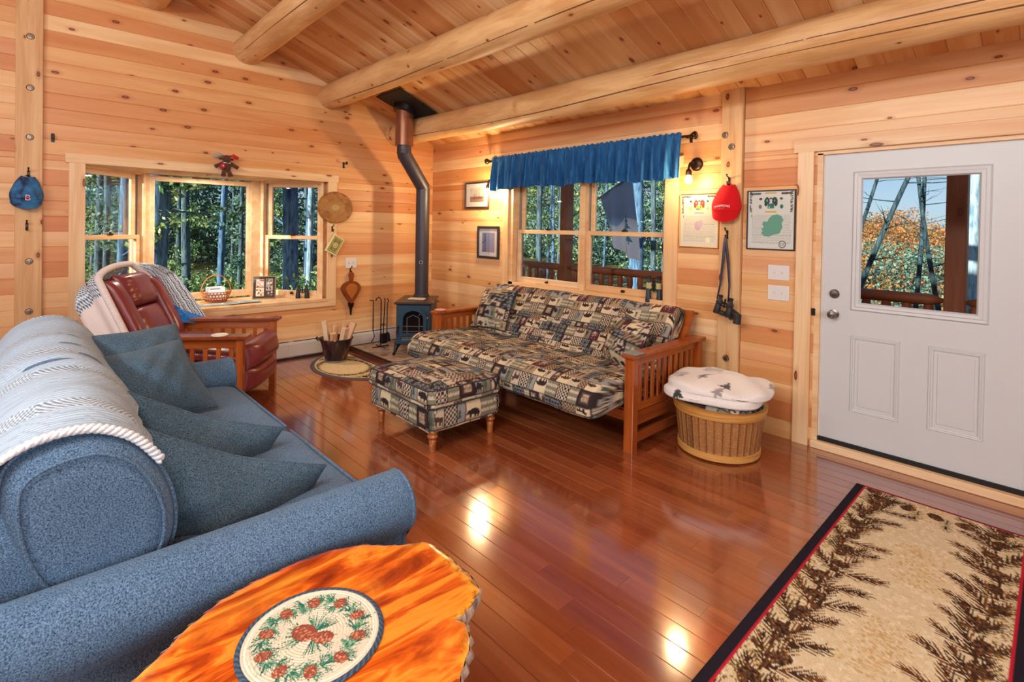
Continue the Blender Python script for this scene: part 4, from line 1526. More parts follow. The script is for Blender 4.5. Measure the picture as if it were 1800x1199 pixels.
for z, i in ((.428, .018), (.312, .006)):
    q, s = smoothpoly(cush, 160)
    cen = q.mean(0)
    d = q - cen
    p = cen + d * (1 - i / np.linalg.norm(d, axis=1, keepdims=True))
    b.tube([(x, y, z) for x, y in p], .006, 6, closed=True)
b.build('piping', plain('navy_piping', (52, 46, 56), .8), ot, smooth=True)
leg = MB().lathe([(.0, 0), (.020, 0), (.022, .004), (.024, .06), (.027, .085), (.018, .09), (.028, .094), (.038, .105), (.038, .115), (.028, .124), (.03, .128), (.036, .135), (.036, .15)], 20)
me = leg.mesh('leg')
me.polygons.foreach_set('use_smooth', [True] * len(me.polygons))
me.materials.append(MAT['turned'])
for (x, y) in ((3.145, -2.13), (3.145, -1.61), (2.43, -2.12), (2.43, -1.61)):
    o = bpy.data.objects.new('leg', me)
    COL.objects.link(o)
    o.parent = ot
    o.location = (x, y, 0)

# ------------------------------------------------------------------ corner stove on its hearth pad
hp = thing('hearth_pad', 'slate tiled hearth pad with dark edge under the stove', 'hearth pad', (0, 0, 0))
g = G('slate_tile', .5)
v = g.obj()
g.color(g.ramp(g.noise(v, 9, 5, .6), [(.3, L4((120, 96, 82))), (.55, L4((166, 142, 122))), (.75, L4((190, 172, 150)))]))
MAT['slate'] = g.m
MB().box(.075, 1.30, -1.255, -.03, .0, .042, .003).build('base', plain('hearth_edge', (92, 40, 26), .4), hp)
for i in range(4):
    for j in range(4):
        MB().box(.10 + i * .2975, .10 + i * .2975 + .285, -1.225 + j * .294, -1.225 + j * .294 + .282, .04, .055, .004).build('tile', 'slate', hp)
MB().box(.075, 1.30, -1.255, -1.232, .04, .058, .003).box(.075, .097, -1.255, -.03, .04, .058, .003).box(1.278, 1.30, -1.255, -.03, .04, .058, .003).build('edging', 'black', hp)

st = thing('wood_stove', 'blue black cast iron wood stove with arched glass door', 'stove', (.735, -.70, .055), math.radians(48))
# local: x across, -y to the front
W2, D2, Z0, Z1 = .20, .29, .15, .585
MB().box(-W2, W2, -D2, D2, Z0, Z1, .012).build('body', 'stove', st)
b = MB().box(-W2 - .022, W2 + .022, -D2 - .03, D2 + .02, Z1, Z1 + .028, .01)
b.build('top_plate', 'stove_top', st)
b = MB().box(-W2 - .012, W2 + .012, -D2 - .055, D2, Z0 - .02, Z0 + .02, .01)
b.build('ash_lip', 'stove', st)
# arched door
def arch(w, z0, zs, zt, n=12):
    pts = [(-w, z0), (w, z0), (w, zs)]
    for i in range(1, n):
        a = PI * i / n
        pts.append((w * math.cos(a), zs + (zt - zs) * math.sin(a)))
    pts.append((-w, zs))
    return pts
def arch_ring(w0, z00, zs0, zt0, w1, z01, zs1, zt1, y0, y1):
    A, B = arch(w0, z00, zs0, zt0), arch(w1, z01, zs1, zt1)
    n = len(A)
    vs = [(x, y1, z) for x, z in A] + [(x, y1, z) for x, z in B] + [(x, y0, z) for x, z in A] + [(x, y0, z) for x, z in B]
    fs = []
    for i in range(n):
        j = (i + 1) % n
        fs += [(i, j, n + j, n + i), (2 * n + i, 2 * n + j, j, i), (3 * n + j, 3 * n + i, n + i, n + j)]
    return vs, fs
b = MB()
b.add(*arch_ring(.155, .215, .42, .555, .118, .25, .41, .515, -D2, -D2 - .022))
dr = b.build('door', 'stove', st)
b = MB().prism([(x, z) for x, z in arch(.121, .247, .41, .518)], -D2 - .006, -D2 - .003, 'y')
gl = G('fire_glass', .08, 0, .6)
gl.color(L4((16, 16, 18)))
b.build('fire_glass', gl.m, dr)
b = MB()
for pts in ([(-.118, .335), (.118, .335)], [(-.07, .255), (-.07, .43)], [(.07, .255), (.07, .43)], [(-.07, .43), (0, .465), (.07, .43)], [(.06, .455), (.095, .49)], [(-.118, .275), (.118, .275)]):
    b.tube([(x, -D2 - .012, z) for x, z in pts], .004, 6)
b.build('muntin', 'steel', dr)
b = MB().tube([(-.168, -D2 - .01, .33), (-.175, -D2 - .05, .31), (-.178, -D2 - .06, .25)], .009, 8)
b.build('handle', 'black', dr, smooth=True)
MB().ball((.165, -D2 - .01, .43), .012).build('latch', 'steel', dr, smooth=True)
for zz in (.195, .175):
    MB().box(-.13, .13, -D2 - .012, -D2, zz, zz + .009).build('trim_bar', 'steel', st)
for sx in (-1, 1):
    for sy in (-1, 1):
        b = MB()
        b.tube([(sx * (W2 - .035), sy * (D2 - .04), .14), (sx * (W2 - .01), sy * (D2 - .01), .10), (sx * (W2 + .008), sy * (D2 + .012), .03), (sx * (W2 + .02), sy * (D2 + .025), .0)], [.034, .028, .016, .014], 10)
        b.build('leg', 'black', st, smooth=True)
# pot-holder on the stove
b = MB().box(-.11, .09, -.06, .05, 0, .016, .007)
o = b.build('soapstone_mat', plain('granite_trivet', (190, 176, 152), .6, var=.5, scale=90), label='speckled stone trivet lying on the stove top', cat='trivet')
o.location = (.80, -.74, .669)
o.rotation_euler = (0, 0, math.radians(40))

pp = thing('stovepipe', 'black stovepipe with an elbow and copper brown ceiling sleeve', 'stovepipe', (.545, -.52, .668))
px, py = .105, -.345
b = MB().lathe([(.098, 0), (.098, .02), (.092, .025)], 28)
b.build('collar', 'pipe', pp, smooth='auto')
b = MB().tube([(0, 0, .01), (0, 0, 1.345)], .085, 28)
b.build('lower_pipe', 'pipe', pp, smooth='auto')
b = MB().tube([(0, 0, 1.33), (0, 0, 1.37), (px, py, 1.74), (px, py, 1.78)], .086, 28)
b.build('elbow', 'pipe', pp, smooth='auto')
b = MB().tube([(px, py, 1.75), (px, py, 2.27)], .084, 28)
b.build('upper_pipe', 'pipe', pp, smooth='auto')
b = MB().tube([(px, py, 1.84), (px, py, 2.15)], .108, 28)
b.tube([(px, py, 1.838), (px, py, 1.85)], .1105, 28).tube([(px, py, 2.145), (px, py, 2.155)], .1105, 28).tube([(px, py, 2.15), (px, py, 2.275)], .103, 28)
b.build('copper_sleeve', 'copper', pp, smooth='auto')
for z in (1.345, 1.75):
    MB().tube([(0 if z < 1.5 else px, 0 if z < 1.5 else py, z - .004), (0 if z < 1.5 else px, 0 if z < 1.5 else py, z + .004)], .0875, 28).build('seam', 'pipe', pp)
th = MB()
th.lathe([(0, .008), (.022, .008), (.026, 0)], 20, (0, 0, 0))
o = th.build('thermometer', 'steel', pp)
nv = Vector((.62, -.55, 0)).normalized()
o.matrix_local = frame_m(nv * .086 + Vector((0, 0, .43)), (-nv.y, nv.x, 0), (0, 0, 1), nv.cross(Vector((0, 0, 1))) if False else nv)
MB().lathe([(0, .0095), (.014, .0095), (.015, .008)], 16).build('dial', 'black', o)
# ceiling plate follows the slope
cp = thing('ceiling_plate', 'square black metal plate where the stovepipe meets the ceiling', 'plate', (.74, -.895, zc(-.895) - .028))
cp.rotation_euler = (-math.atan(SLOPE), 0, 0)
MB().box(-.255, .255, -.275, .275, -.008, .006, .003).build('plate', 'dark', cp)
MB().lathe([(.112, -.075), (.125, -.06), (.135, -.008)], 28, (-.085, .03, 0)).build('flange', 'black', cp)

# fire tools
ft = thing('fire_tools', 'black iron fireplace tools hanging on their stand', 'fire tools', (.36, -.98, .056))
b = MB().tube([(-.11, 0, .006), (.11, 0, .006)], .007, 8).tube([(0, -.11, .006), (0, .11, .006)], .007, 8)
b.tube([(0, 0, 0), (0, 0, .58), (0, -.03, .615), (0, -.06, .60), (0, -.075, .57)], .007, 8)
b.build('stand', 'black', ft, smooth=True)
b = MB().tube([(0, -.155, .585), (0, -.10, .58), (0, -.105, .575), (0, -.105, .22)], .0065, 8)
b.tube([(0, -.105, .22), (.0, -.085, .14), (0, -.125, .07)], .006, 8)
b.build('poker', 'black', ft, smooth=True)
b = MB().tube([(0, .04, .60), (0, .055, .575), (0, .05, .55), (0, .035, .16)], .0065, 8)
b.box(-.03, .03, .0, .08, .04, .16, .008)
b.build('shovel', 'black', ft)
b = MB().tube([(0, .08, .59), (0, .105, .56), (0, .085, .53), (0, .085, .17)], .0065, 8)
b.lathe([(.012, .17), (.03, .15), (.04, .06), (0, .06)], 10, (0, .09, 0))
b.build('brush', 'black', ft)

# bucket with split kindling
bk = thing('wood_bucket', 'dark metal bucket standing on the round hearth rug', 'bucket', (.47, -1.60, .012))
mb = G('bucket_enamel', .12, .4, .6)
v = mb.obj()
mb.color(mb.ramp(mb.noise(mb.mapv(v, (1, 1, .25)), 11, 3), [(.4, L4((26, 22, 26))), (.56, L4((70, 40, 52))), (.68, L4((120, 96, 62)))]))
MB().lathe([(0, .012), (.108, .012), (.112, .0), (.120, .004), (.118, .02), (.175, .235), (.188, .255), (.185, .262), (.172, .245), (.108, .03), (0, .03)], 40).build('pail', mb.m, bk, smooth='auto')
MB().lathe([(.114, .0), (.126, .0), (.128, .018), (.117, .02)], 40).build('foot_ring', 'steel', bk, smooth='auto')
b = MB()
b.tube([(-.07, -.175, .235), (-.085, -.20, .262), (-.03, -.21, .29), (.02, -.205, .27), (.03, -.18, .24)], .007, 8)
b.build('ear', 'black', bk, smooth=True)
split = wood('split_kindling', [(0, (232, 204, 170)), (.5, (216, 168, 128)), (1, (240, 216, 184))], grain=(2, 14, 14), rough=.8, contrast=.7, fine=.2)
RK = random.Random(8)
kd = [((-.02, -.07, .035), (-.10, -.10, 1.0), .42), ((.0, -.03, .035), (.02, .05, 1.0), .36), ((.05, .0, .035), (.16, .14, 1.0), .35), ((-.02, .03, .035), (-.02, .24, 1.0), .38), ((.03, .045, .035), (.12, .34, 1.0), .41), ((-.05, .01, .035), (-.18, .08, 1.0), .37), ((.045, -.05, .035), (.20, -.12, 1.0), .31), ((-.02, .06, .035), (-.10, .32, 1.0), .35)]
lab = ['tallest split kindling stick at the bucket edge toward the bay', 'split kindling stick next to the tallest one in the bucket', 'split kindling stick in the middle front of the bucket', 'thick split kindling log leaning toward the stove', 'pale ended kindling log leaning furthest out of the bucket', 'split kindling stick at the back of the bucket', 'short kindling stick low at the front of the bucket', 'kindling stick lying lowest toward the fire tools']
for i, (p, d, L) in enumerate(kd):
    d = Vector(d).normalized()
    k = RK.randint(3, 4)
    a0 = RK.uniform(0, 6)
    rr = RK.uniform(.034, .046)
    poly = [(rr * RK.uniform(.7, 1.15) * math.cos(a0 + 2 * PI * j / (k + 1)), rr * RK.uniform(.7, 1.15) * math.sin(a0 + 2 * PI * j / (k + 1))) for j in range(k + 1)]
    b = MB().prism(poly, 0, L, 'x')
    o = b.build('kindling_stick', split, label=lab[i], cat='firewood', group='kindling in the bucket')
    q = d.to_track_quat('X', 'Z')
    o.rotation_mode = 'QUATERNION'
    o.rotation_quaternion = q
    o.location = Vector((.47, -1.60, .012)) + Vector(p)

# round hearth rug
cv = Canvas(1.3, 1.3, 150, (206, 184, 142))
for i in range(900):
    cv.ell(rng.uniform(0, 1.3), rng.uniform(0, 1.3), .012, .008, rng.choice([(212, 192, 152), (196, 172, 128), (216, 198, 164)]), rng.uniform(0, 3))
def sprig(cv, x, y, ang, L, n, c1, c2, spread=.9, wk=1.0):
    ex_, ey_ = x + math.cos(ang) * L, y + math.sin(ang) * L
    for i in range(n):
        f = i / (n - 1)
        bx, by = x + (ex_ - x) * f, y + (ey_ - y) * f
        for sg in (-1, 1):
            a = ang + sg * spread * (1 - .6 * f)
            l = L * (.30 + .25 * math.sin(PI * f)) * rng.uniform(.8, 1.1)
            cv.line(bx, by, bx + math.cos(a) * l, by + math.sin(a) * l, .0075 * wk * L / .2, rng.choice([c1, c2]), .003 * wk * L / .2)
    cv.line(x, y, ex_, ey_, .008 * L / .2, c2, .004)
def cone(cv, x, y, r, ang):
    cv.ell(x, y, r * 1.3, r, (88, 60, 40), ang)
    for i in range(26):
        a, q = rng.uniform(0, 6.28), math.sqrt(rng.random()) * .92
        dx, dy = math.cos(a) * q * r * 1.3, math.sin(a) * q * r
        px_, py_ = x + dx * math.cos(ang) - dy * math.sin(ang), y + dx * math.sin(ang) + dy * math.cos(ang)
        cv.ell(px_, py_, r * .2, r * .12, rng.choice([(44, 32, 28), (44, 32, 28), (140, 102, 64)]), ang + 1.2)
for k in range(22):
    a = k * 2 * PI / 22
    for q in (.40, .30):
        sprig(cv, .65 + q * math.cos(a + q), .65 + q * math.sin(a + q), a + 1.9, .12, 6, (92, 82, 48), (76, 58, 36), .9, 2.6)
for k in range(5):
    a = k * 1.256
    cone(cv, .65 + .43 * math.cos(a), .65 + .43 * math.sin(a), .03, a)
nr, na = 120, 260
Rr, Aa = np.meshgrid(np.linspace(0.001, 1, nr), np.linspace(PI, 2 * PI, na), indexing='ij')
RX, RY = .70, .645
X_, Y_ = Rr * RX * np.cos(Aa), Rr * RY * np.sin(Aa)
col = cv.sample(.65 + X_ * .9, 1.05 + Y_ * 1.2)
edge_d = np.minimum((1 - Rr) * .67, -Y_)
col[edge_d < .06] = s2l((206, 190, 156))
col[edge_d < .045] = s2l((92, 82, 84))
zz = np.where(edge_d < .006, .002, .010)
rugc = thing('hearth_rug', 'half round beige rug with dark border and pine sprigs', 'rug', (.775, -1.315, 0))
loft_grid('pile', np.stack([X_, Y_, zz], -1), 'print_pile', rugc, col)
# ------------------------------------------------------------------ bushel basket with folded blankets
bs = thing('bushel_basket', 'round wooden bushel basket with pale hoops beside the futon', 'basket', (4.425, -.565, 0))
g = G('basket_splint', .6)
v = g.obj(False)
w1n = g.noise(g.mapv(v, (5, 5, .6)), 1.6, 3)
w2n = g.noise(g.mapv(v, (60, 60, 90)), 1.0, 2)
c = g.ramp(w1n, [(.3, L4((120, 76, 38))), (.5, L4((164, 110, 58))), (.7, L4((140, 88, 44)))])
wv = g.n('ShaderNodeTexWave', wave_type='BANDS', bands_direction='Z')
g.put(wv.inputs[0], v)
wv.inputs['Scale'].default_value = 28
c = g.mix(g.smooth(wv.outputs[1], .1, .9, 0, .35), c, g.mix(1.0, c, (.5, .42, .34, 1), 'MULTIPLY'))
c = g.mix(g.smooth(w2n, .4, .7, 0, .3), c, L4((190, 142, 86)))
g.color(c)
g.bump(wv.outputs[1], .3, .004)
MAT['splint'] = g.m
RB0, RB1, HB = .262, .300, .345
MB().lathe([(0, .03), (RB0 - .008, .03), (RB0, .02), (RB1, HB), (RB1 - .012, HB), (RB0 - .02, .045), (0, .045)], 72).build('inner_wall', 'dark_oak', bs, smooth='auto')
for k in range(36):                  # upright splints
    a0, a1 = 2 * PI * k / 36, 2 * PI * (k + .96) / 36
    rows = []
    for i in range(6):
        f = i / 5
        z = .015 + (HB - .012) * f
        r = RB0 + .002 + (RB1 - RB0) * f
        rows.append([(r * math.cos(a), r * math.sin(a), z) for a in np.linspace(a0, a1, 4)])
    loft_grid('splint', np.array(rows), 'splint', bs, thick=-.003)
hoop = wood('hoop_wood', [(0, (214, 162, 88)), (1, (202, 148, 76))], grain=(2, 2, 30), rough=.4, fine=.15)
for (z0, z1, dr_) in ((.288, .322, .012), (.318, .350, .016), (.008, .034, .011), (.03, .056, .008)):
    f0, f1 = z0 / HB, z1 / HB
    r0, r1 = RB0 + (RB1 - RB0) * f0, RB0 + (RB1 - RB0) * f1
    MB().lathe([(r0 + .001, z0), (r0 + dr_, z0 + .003), (r1 + dr_, z1 - .003), (r1 + .001, z1)], 72).build('hoop', hoop, bs, smooth='auto')
for a in (.3, 1.9, 3.4, 5.0):
    MB().lathe([(.0, 0), (.03, 0), (.03, .02), (0, .02)], 14, (math.cos(a) * .19, math.sin(a) * .19, 0)).build('foot', hoop, bs)

def blanket_canvas():
    cv = Canvas(1.4, 1.4, 170, (222, 216, 210))
    R = random.Random(4)
    for i in range(40):
        x, y = R.uniform(0, 1.3), R.uniform(0, 1.3)
        k = R.random()
        c = R.choice([(96, 92, 88), (150, 142, 138), (188, 182, 180), (60, 62, 60)])
        if k < .45:
            stamp(cv, TREE, x, y, .10, .13, c, rot=R.uniform(-.4, .4))
        elif k < .8:
            stamp(cv, BEAR, x, y, .2, .13, c, R.random() < .5, R.uniform(-.4, .4))
        else:
            cv.rect(x, x + .12, y, y + .08, (190, 184, 184))
    return cv
BL = blanket_canvas()
def folded_pad(name, c, rx, ry, z0, z1, canvas, mat, label, cat, seed, uoff=0, ex=3.0, droop=0.0, step=.0075, lumps=.012, rot=0.0):
    """a soft folded bundle: rounded super-ellipse slab"""
    R = np.random.default_rng(seed)
    ph = R.random(8) * 6.28
    na, ns = int(2 * PI * max(rx, ry) / step), 70
    a = np.linspace(0, 2 * PI, na, endpoint=False)
    t = np.linspace(-PI / 2, PI / 2, ns)
    A, T = np.meshgrid(a, t, indexing='ij')
    sgn = lambda q, e: np.sign(q) * np.abs(q) ** e
    ct, sn = np.cos(T), np.sin(T)
    rr = np.abs(ct) ** .35
    X = rx * rr * sgn(np.cos(A), 2 / ex)
    Y = ry * rr * sgn(np.sin(A), 2 / ex)
    lump = lumps * (np.sin(X * 11 + ph[0]) * np.sin(Y * 13 + ph[1]) + .6 * np.sin(X * 21 + Y * 17 + ph[2]))
    rad2 = (X / rx) ** 2 + (Y / ry) ** 2
    Z = (z0 + z1) / 2 + (z1 - z0) / 2 * np.sign(sn) * np.abs(sn) ** .6 + lump * (sn > 0) - droop * rad2
    cr, sr = math.cos(rot), math.sin(rot)
    P = np.stack([c[0] + X * cr - Y * sr, c[1] + X * sr + Y * cr, Z], -1)
    col = None if canvas is None else canvas.sample(X + .55 + uoff, Y + .5 + Z * .8, tile=True)
    return loft_grid(name, P, mat, None, col, wrap_u=True, label=label, cat=cat)
folded_pad('folded_blanket', (4.44, -.575), .275, .265, .27, .392, LODGE, 'print_fabric', 'dark patchwork blanket folded inside the bushel basket', 'blanket', 1, ex=2.2, lumps=.004)
lower = folded_pad('fleece_blanket', (4.405, -.61), .325, .275, .385, .468, BL, 'print_fleece', 'lower fold of white fleece with grey bears in the basket', 'blanket', 2, ex=3.2, droop=.012, lumps=.008, rot=.25)
folded_pad('fleece_blanket', (4.435, -.575), .345, .29, .462, .535, BL, 'print_fleece', 'top white fleece blanket with bear and tree prints', 'blanket', 3, uoff=.3, ex=2.7, droop=.035, lumps=.014, rot=.25)

# ------------------------------------------------------------------ runner rug by the door
RUG_Z = .010
cv = Canvas(.80, 3.0, 190, (206, 192, 158))
RR = random.Random(21)
rng = RR
for i in range(5200):
    cv.ell(RR.uniform(0, .8), RR.uniform(0, 3), RR.uniform(.006, .016), RR.uniform(.004, .012), RR.choice([(212, 200, 168), (200, 184, 148), (218, 206, 176), (206, 190, 154)]), RR.uniform(0, 3))
for i in range(2600):
    yc0 = RR.uniform(0, 3)
    if math.sin(yc0 * 9) < -.1:
        continue
    cv.ell(.40 + .03 * math.sin(yc0 * 4) + RR.gauss(0, .05), yc0, .006, .005, RR.choice([(196, 170, 122), (204, 182, 138), (190, 160, 110)]))
for i in range(2600):
    y = RR.uniform(0, 3)
    x = RR.choice([RR.uniform(.05, .16), RR.uniform(.64, .75)])
    cv.ell(x, y, .006, .005, RR.choice([(160, 142, 92), (184, 164, 112), (120, 104, 66)]))
for side in (0, 1):
    y = .08
    k = 0
    while y < 2.95:
        bx = .135 if side == 0 else .665
        sgn_ = 1 if side == 0 else -1
        bx += RR.uniform(-.02, .02)
        ny = y + .155
        nbx = (.135 if side == 0 else .665) + RR.uniform(-.02, .02)
        cv.line(bx, y, nbx, ny, .011, (70, 44, 28), .009)
        for dd in (.5, 1.15, 2.0):
            aa = (dd if side == 0 else PI - dd) + RR.uniform(-.25, .25)
            sprig(cv, bx, y, aa, RR.uniform(.13, .18), 7, (108, 70, 40), (62, 42, 32), .62, 1.7)
        sprig(cv, bx, y + .06, (PI - .4 if side == 0 else .4), .08, 7, (112, 90, 52), (70, 50, 34), .8)
        cone(cv, bx + sgn_ * RR.uniform(-.02, .03), y + .08, .030, RR.uniform(0, 3))
        y = ny
# far end band of cones
for k in range(5):
    x = .16 + .12 * k
    cone(cv, x, 2.87, .032, RR.uniform(0, 3))
    sprig(cv, x + .05, 2.88, RR.uniform(3.6, 5.6), .12, 8, (104, 66, 36), (52, 34, 28), .75)
bw = .048
cv.rect(0, bw, 0, 3, (34, 30, 40))
cv.rect(.8 - bw, .8, 0, 3, (34, 30, 40))
cv.rect(bw, bw + .010, 0, 3 - .016, (176, 34, 52))
cv.rect(.8 - bw - .010, .8 - bw, 0, 3 - .016, (176, 34, 52))
cv.rect(0, .8, 3 - .018, 3, (40, 28, 40))
cv.rect(bw, .8 - bw, 3 - .028, 3 - .018, (176, 34, 52))
rr_ = thing('runner_rug', 'beige runner rug with pine branches and navy border by the door', 'rug', (5.235, -.425, 0))
nx, ny = 150, 560
U, V = np.meshgrid(np.linspace(0, .8, nx), np.linspace(0, 3.0, ny), indexing='ij')
e = np.minimum(np.minimum(U, .8 - U), np.minimum(V, 3 - V))
P = np.stack([U, -V, np.where(e < .004, .001, RUG_Z)], -1)
loft_grid('pile', P, 'print_pile', rr_, cv.sample(U, 2.999 - V))

# ------------------------------------------------------------------ sofa
so = thing('sofa', 'blue chenille sofa with rolled arms in front of the recliner', 'sofa', (0, 0, 0))
SX0, SX1 = 2.10, 4.50
def body_prism(name, poly, x0, x1, mat='sofa', rnd=.02):
    return roll_cushion(name, poly, x0, x1, mat, so, step=.03, round_=rnd, wob=.0)
body_prism('base', [(-4.16, .06), (-4.16, .30), (-4.14, .33), (-3.20, .33), (-3.17, .30), (-3.17, .06)], SX0 + .06, SX1 - .06)
# rolled arms: roll plus flaring panel, swept along y
def arm(xc, sgn_):
    """xc: centre of the roll; sgn_ +1 outside towards +x"""
    prof = []
    R0 = .108
    zc_ = .520
    for a in np.linspace(-150, 150, 22):
        t = math.radians(a + 90)
        prof.append((xc + sgn_ * R0 * math.cos(t) * -1, zc_ + R0 * math.sin(t)))
    prof = prof + [(xc - sgn_ * .055, .36), (xc - sgn_ * .075, .06), (xc + sgn_ * .045, .06), (xc + sgn_ * .035, .36)]
    # outline ordering by angle around a low centre
    cx, cz = xc - sgn_ * .01, .40
    prof = sorted(prof, key=lambda p: math.atan2(p[1] - cz, p[0] - cx))
    n = 60
    q, s = smoothpoly(prof, n)
    ys = np.r_[-4.34, -4.33, np.linspace(-4.29, -3.17, 34), -3.145, -3.132]
    sc = np.r_[.9, .98, np.ones(34), .985, .955]
    cen = q.mean(0)
    rows = []
    for y, k in zip(ys, sc):
        p = cen + (q - cen) * k
        rise = 0.0
        rows.append(np.c_[p[:, 0], np.full(n, y), p[:, 1] + rise])
    front = rows[-1]
    cf = front.mean(0)
    for k in (.7, .35, .02):
        rows.append(cf + (front - cf) * k)
    o = loft_grid('arm', np.array(rows), 'sofa', so, wrap_v=True)
    b = MB()
    b.tube([tuple(p) for p in rows[-5]], .006, 6, closed=True)
    b.build('arm_piping', 'sofa', o, smooth=True)
arm(4.385, 1)
arm(2.20, -1)
# seat cushions
for x0, x1 in ((2.30, 3.28), (3.285, 4.275)):
    o = roll_cushion('seat_cushion', [(-3.82, .34), (-3.83, .44), (-3.78, .478), (-3.5, .495), (-3.25, .485), (-3.15, .455), (-3.125, .40), (-3.14, .35), (-3.22, .335), (-3.5, .335)], x0, x1, 'sofa', so, step=.014, round_=.06, wob=.003, seed=9)
    b = MB()
    for yy, z in ((-3.150, .463),):
        b.tube([(x0 + .03, yy, z), ((x0 + x1) / 2, yy - .004, z + .004), (x1 - .03, yy, z)], .006, 6)
    b.build('piping', 'sofa', o, smooth=True)
# frame back and plump back cushions with end panels
body_prism('back_frame', [(-4.24, .06), (-4.27, .60), (-4.26, .80), (-4.20, .84), (-4.13, .80), (-4.08, .50), (-4.06, .06)], SX0 + .10, 4.27, rnd=.03)
bcp = [(-4.08, .47), (-4.17, .60), (-4.215, .76), (-4.215, .90), (-4.15, .955), (-4.03, .965), (-3.93, .905), (-3.862, .79), (-3.835, .68), (-3.845, .58), (-3.90, .50), (-3.99, .47)]
for x0, x1 in ((2.30, 3.28), (3.29, 4.30)):
    o = roll_cushion('back_cushion', bcp, x0, x1, 'sofa', so, step=.012, round_=.10, wob=.006, seed=int(x0 * 10))
    # boxing seams on the end panel
    if x1 > 4:
        q, s = smoothpoly(bcp, 80)
        cen = q.mean(0)
        b = MB()
        for k, xx in ((.80, x1 + .000), (.995, x1 - .055)):
            p = cen + (q - cen) * k
            b.tube([(xx, y, z) for y, z in p], .005, 6, closed=True)
        b.build('boxing_seam', 'sofa', o, smooth=True)

def curve3(pts, n):
    P_ = np.array(pts, float)
    d_ = np.r_[0, np.cumsum(np.linalg.norm(np.diff(P_, axis=0), axis=1))]
    x_ = np.linspace(0, d_[-1], n)
    out = np.stack([np.interp(x_, d_, P_[:, k]) for k in range(3)], -1)
    for _ in range(n // 6):
        out[1:-1] = (out[:-2] + 2 * out[1:-1] + out[2:]) / 4
    return out
# throw over the sofa back
def throw_uv(nu=210, nv=150):
    """u along the sofa, v across the back from behind to the seat side"""
    prof = np.array([(-4.34, .30), (-4.335, .60), (-4.30, .84), (-4.235, .935), (-4.15, .985), (-4.03, .992), (-3.93, .935), (-3.85, .81), (-3.82, .72)])
    prof = curve3(np.c_[prof, np.zeros(len(prof))], 90)[:, :2]
    d = np.r_[0, np.cumsum(np.linalg.norm(np.diff(prof, axis=0), axis=1))]
    x0, x1 = 2.12, 4.265
    u = np.linspace(0, 1, nu)
    v = np.linspace(0, 1, nv)
    U, V = np.meshgrid(u, v, indexing='ij')
    # the seat side hem reaches further down toward the near end
    reach = d[-1] * (.94 + .05 * np.sin(U * 5) - .0 * U)
    s = V * reach
    y = np.interp(s, d, prof[:, 0])
    z = np.interp(s, d, prof[:, 1])
    dip = .05 * np.exp(-((U - .53) / .035) ** 2) + .02 * np.exp(-((U - .2) / .05) ** 2)
    rip = .006 * np.sin(U * 60 + V * 4) + .008 * np.sin(U * 23 - V * 7) + .012 * np.sin(U * 9 + 2 * V)
    X = x0 + (x1 - x0) * U + .015 * np.sin(V * 5) + .05 * (V > 2)
    Z = z + rip * .7 - dip * np.exp(-((V - .62) / .25) ** 2)
    Y = y + rip * .4
    # colours: herringbone bands
    xx, vv = X * 1.0, s
    band = np.abs(((vv * 7.0) % 1.0) - .5)
    str_ = (np.sin((xx * 130 + band * 46) * 2 * PI * .55) > .25)
    base = np.zeros(U.shape + (3,), np.float32)
    base[:] = s2l((168, 186, 202))
    base[str_] = s2l((136, 156, 174))
    big = (np.abs(((xx * 2.1 + .15 * np.sin(vv * 3)) % 1.0) - .5) < .10)
    st2 = (np.sin((xx * 40 + np.abs(((vv * 4) % 1) - .5) * 20) * 2 * PI * .8) > .1)
    base[big & st2] = s2l((96, 114, 132))
    base[big & ~st2] = s2l((190, 202, 212))
    return np.stack([X, Y, Z], -1), base
P, cl = throw_uv(420, 190)
tw = thing('throw_blanket', 'pale grey herringbone throw draped over the sofa back', 'blanket', (0, 0, 0))
g = vcol('throw_weave', .95, .1, .06, 300, .3)
loft_grid('cloth', P, g, tw, cl, thick=.006)
# twisted rope hem at the near end
hem = P[-1, 55:]
b = MB()
d = np.r_[0, np.cumsum(np.linalg.norm(np.diff(hem, axis=0), axis=1))]
ss = np.linspace(0, d[-1], 330)
H = np.stack([np.interp(ss, d, hem[:, k]) for k in range(3)], -1)
for ph in (0, PI):
    pts = [(p[0] + .004 + .006 * math.cos(t * 190 + ph), p[1] + .006 * math.sin(t * 190 + ph) * .7, p[2] + .004 + .006 * math.sin(t * 190 + ph)) for p, t in zip(H, ss)]
    b.tube(pts, .0075, 6)
b.build('rope_hem', heather('rope_yarn', (196, 206, 212), (236, 240, 242), 200), tw, smooth=True)

def sofa_pillow(c, a, b_, w, h, t, label, seed, sag=.02):
    pillow('sofa_pillow', rotm(c, a, b_, None), w, h, t, 'pillow', label, group='slate sofa pillows', seed=seed, sag=sag, pinch=.12)
sofa_pillow((3.975, -3.665, .495), (.24, .89, -.38), (.12, .36, .92), .66, .44, .25, 'dark slate pillow closest to the table against the rolled arm', 11)
sofa_pillow((3.52, -3.67, .51), (.16, .88, -.40), (.10, .38, .92), .66, .45, .24, 'slate pillow second from the near sofa arm', 12)
sofa_pillow((2.75, -3.675, .69), (-.27, .96, .06), (-.70, -.22, .64), .50, .50, .24, 'slate pillow standing third along the sofa with a pointed corner', 13)
sofa_pillow((2.42, -3.64, .735), (-.32, .94, .0), (-.62, -.20, .70), .50, .48, .22, 'slate pillow farthest along the sofa below the recliner', 14)

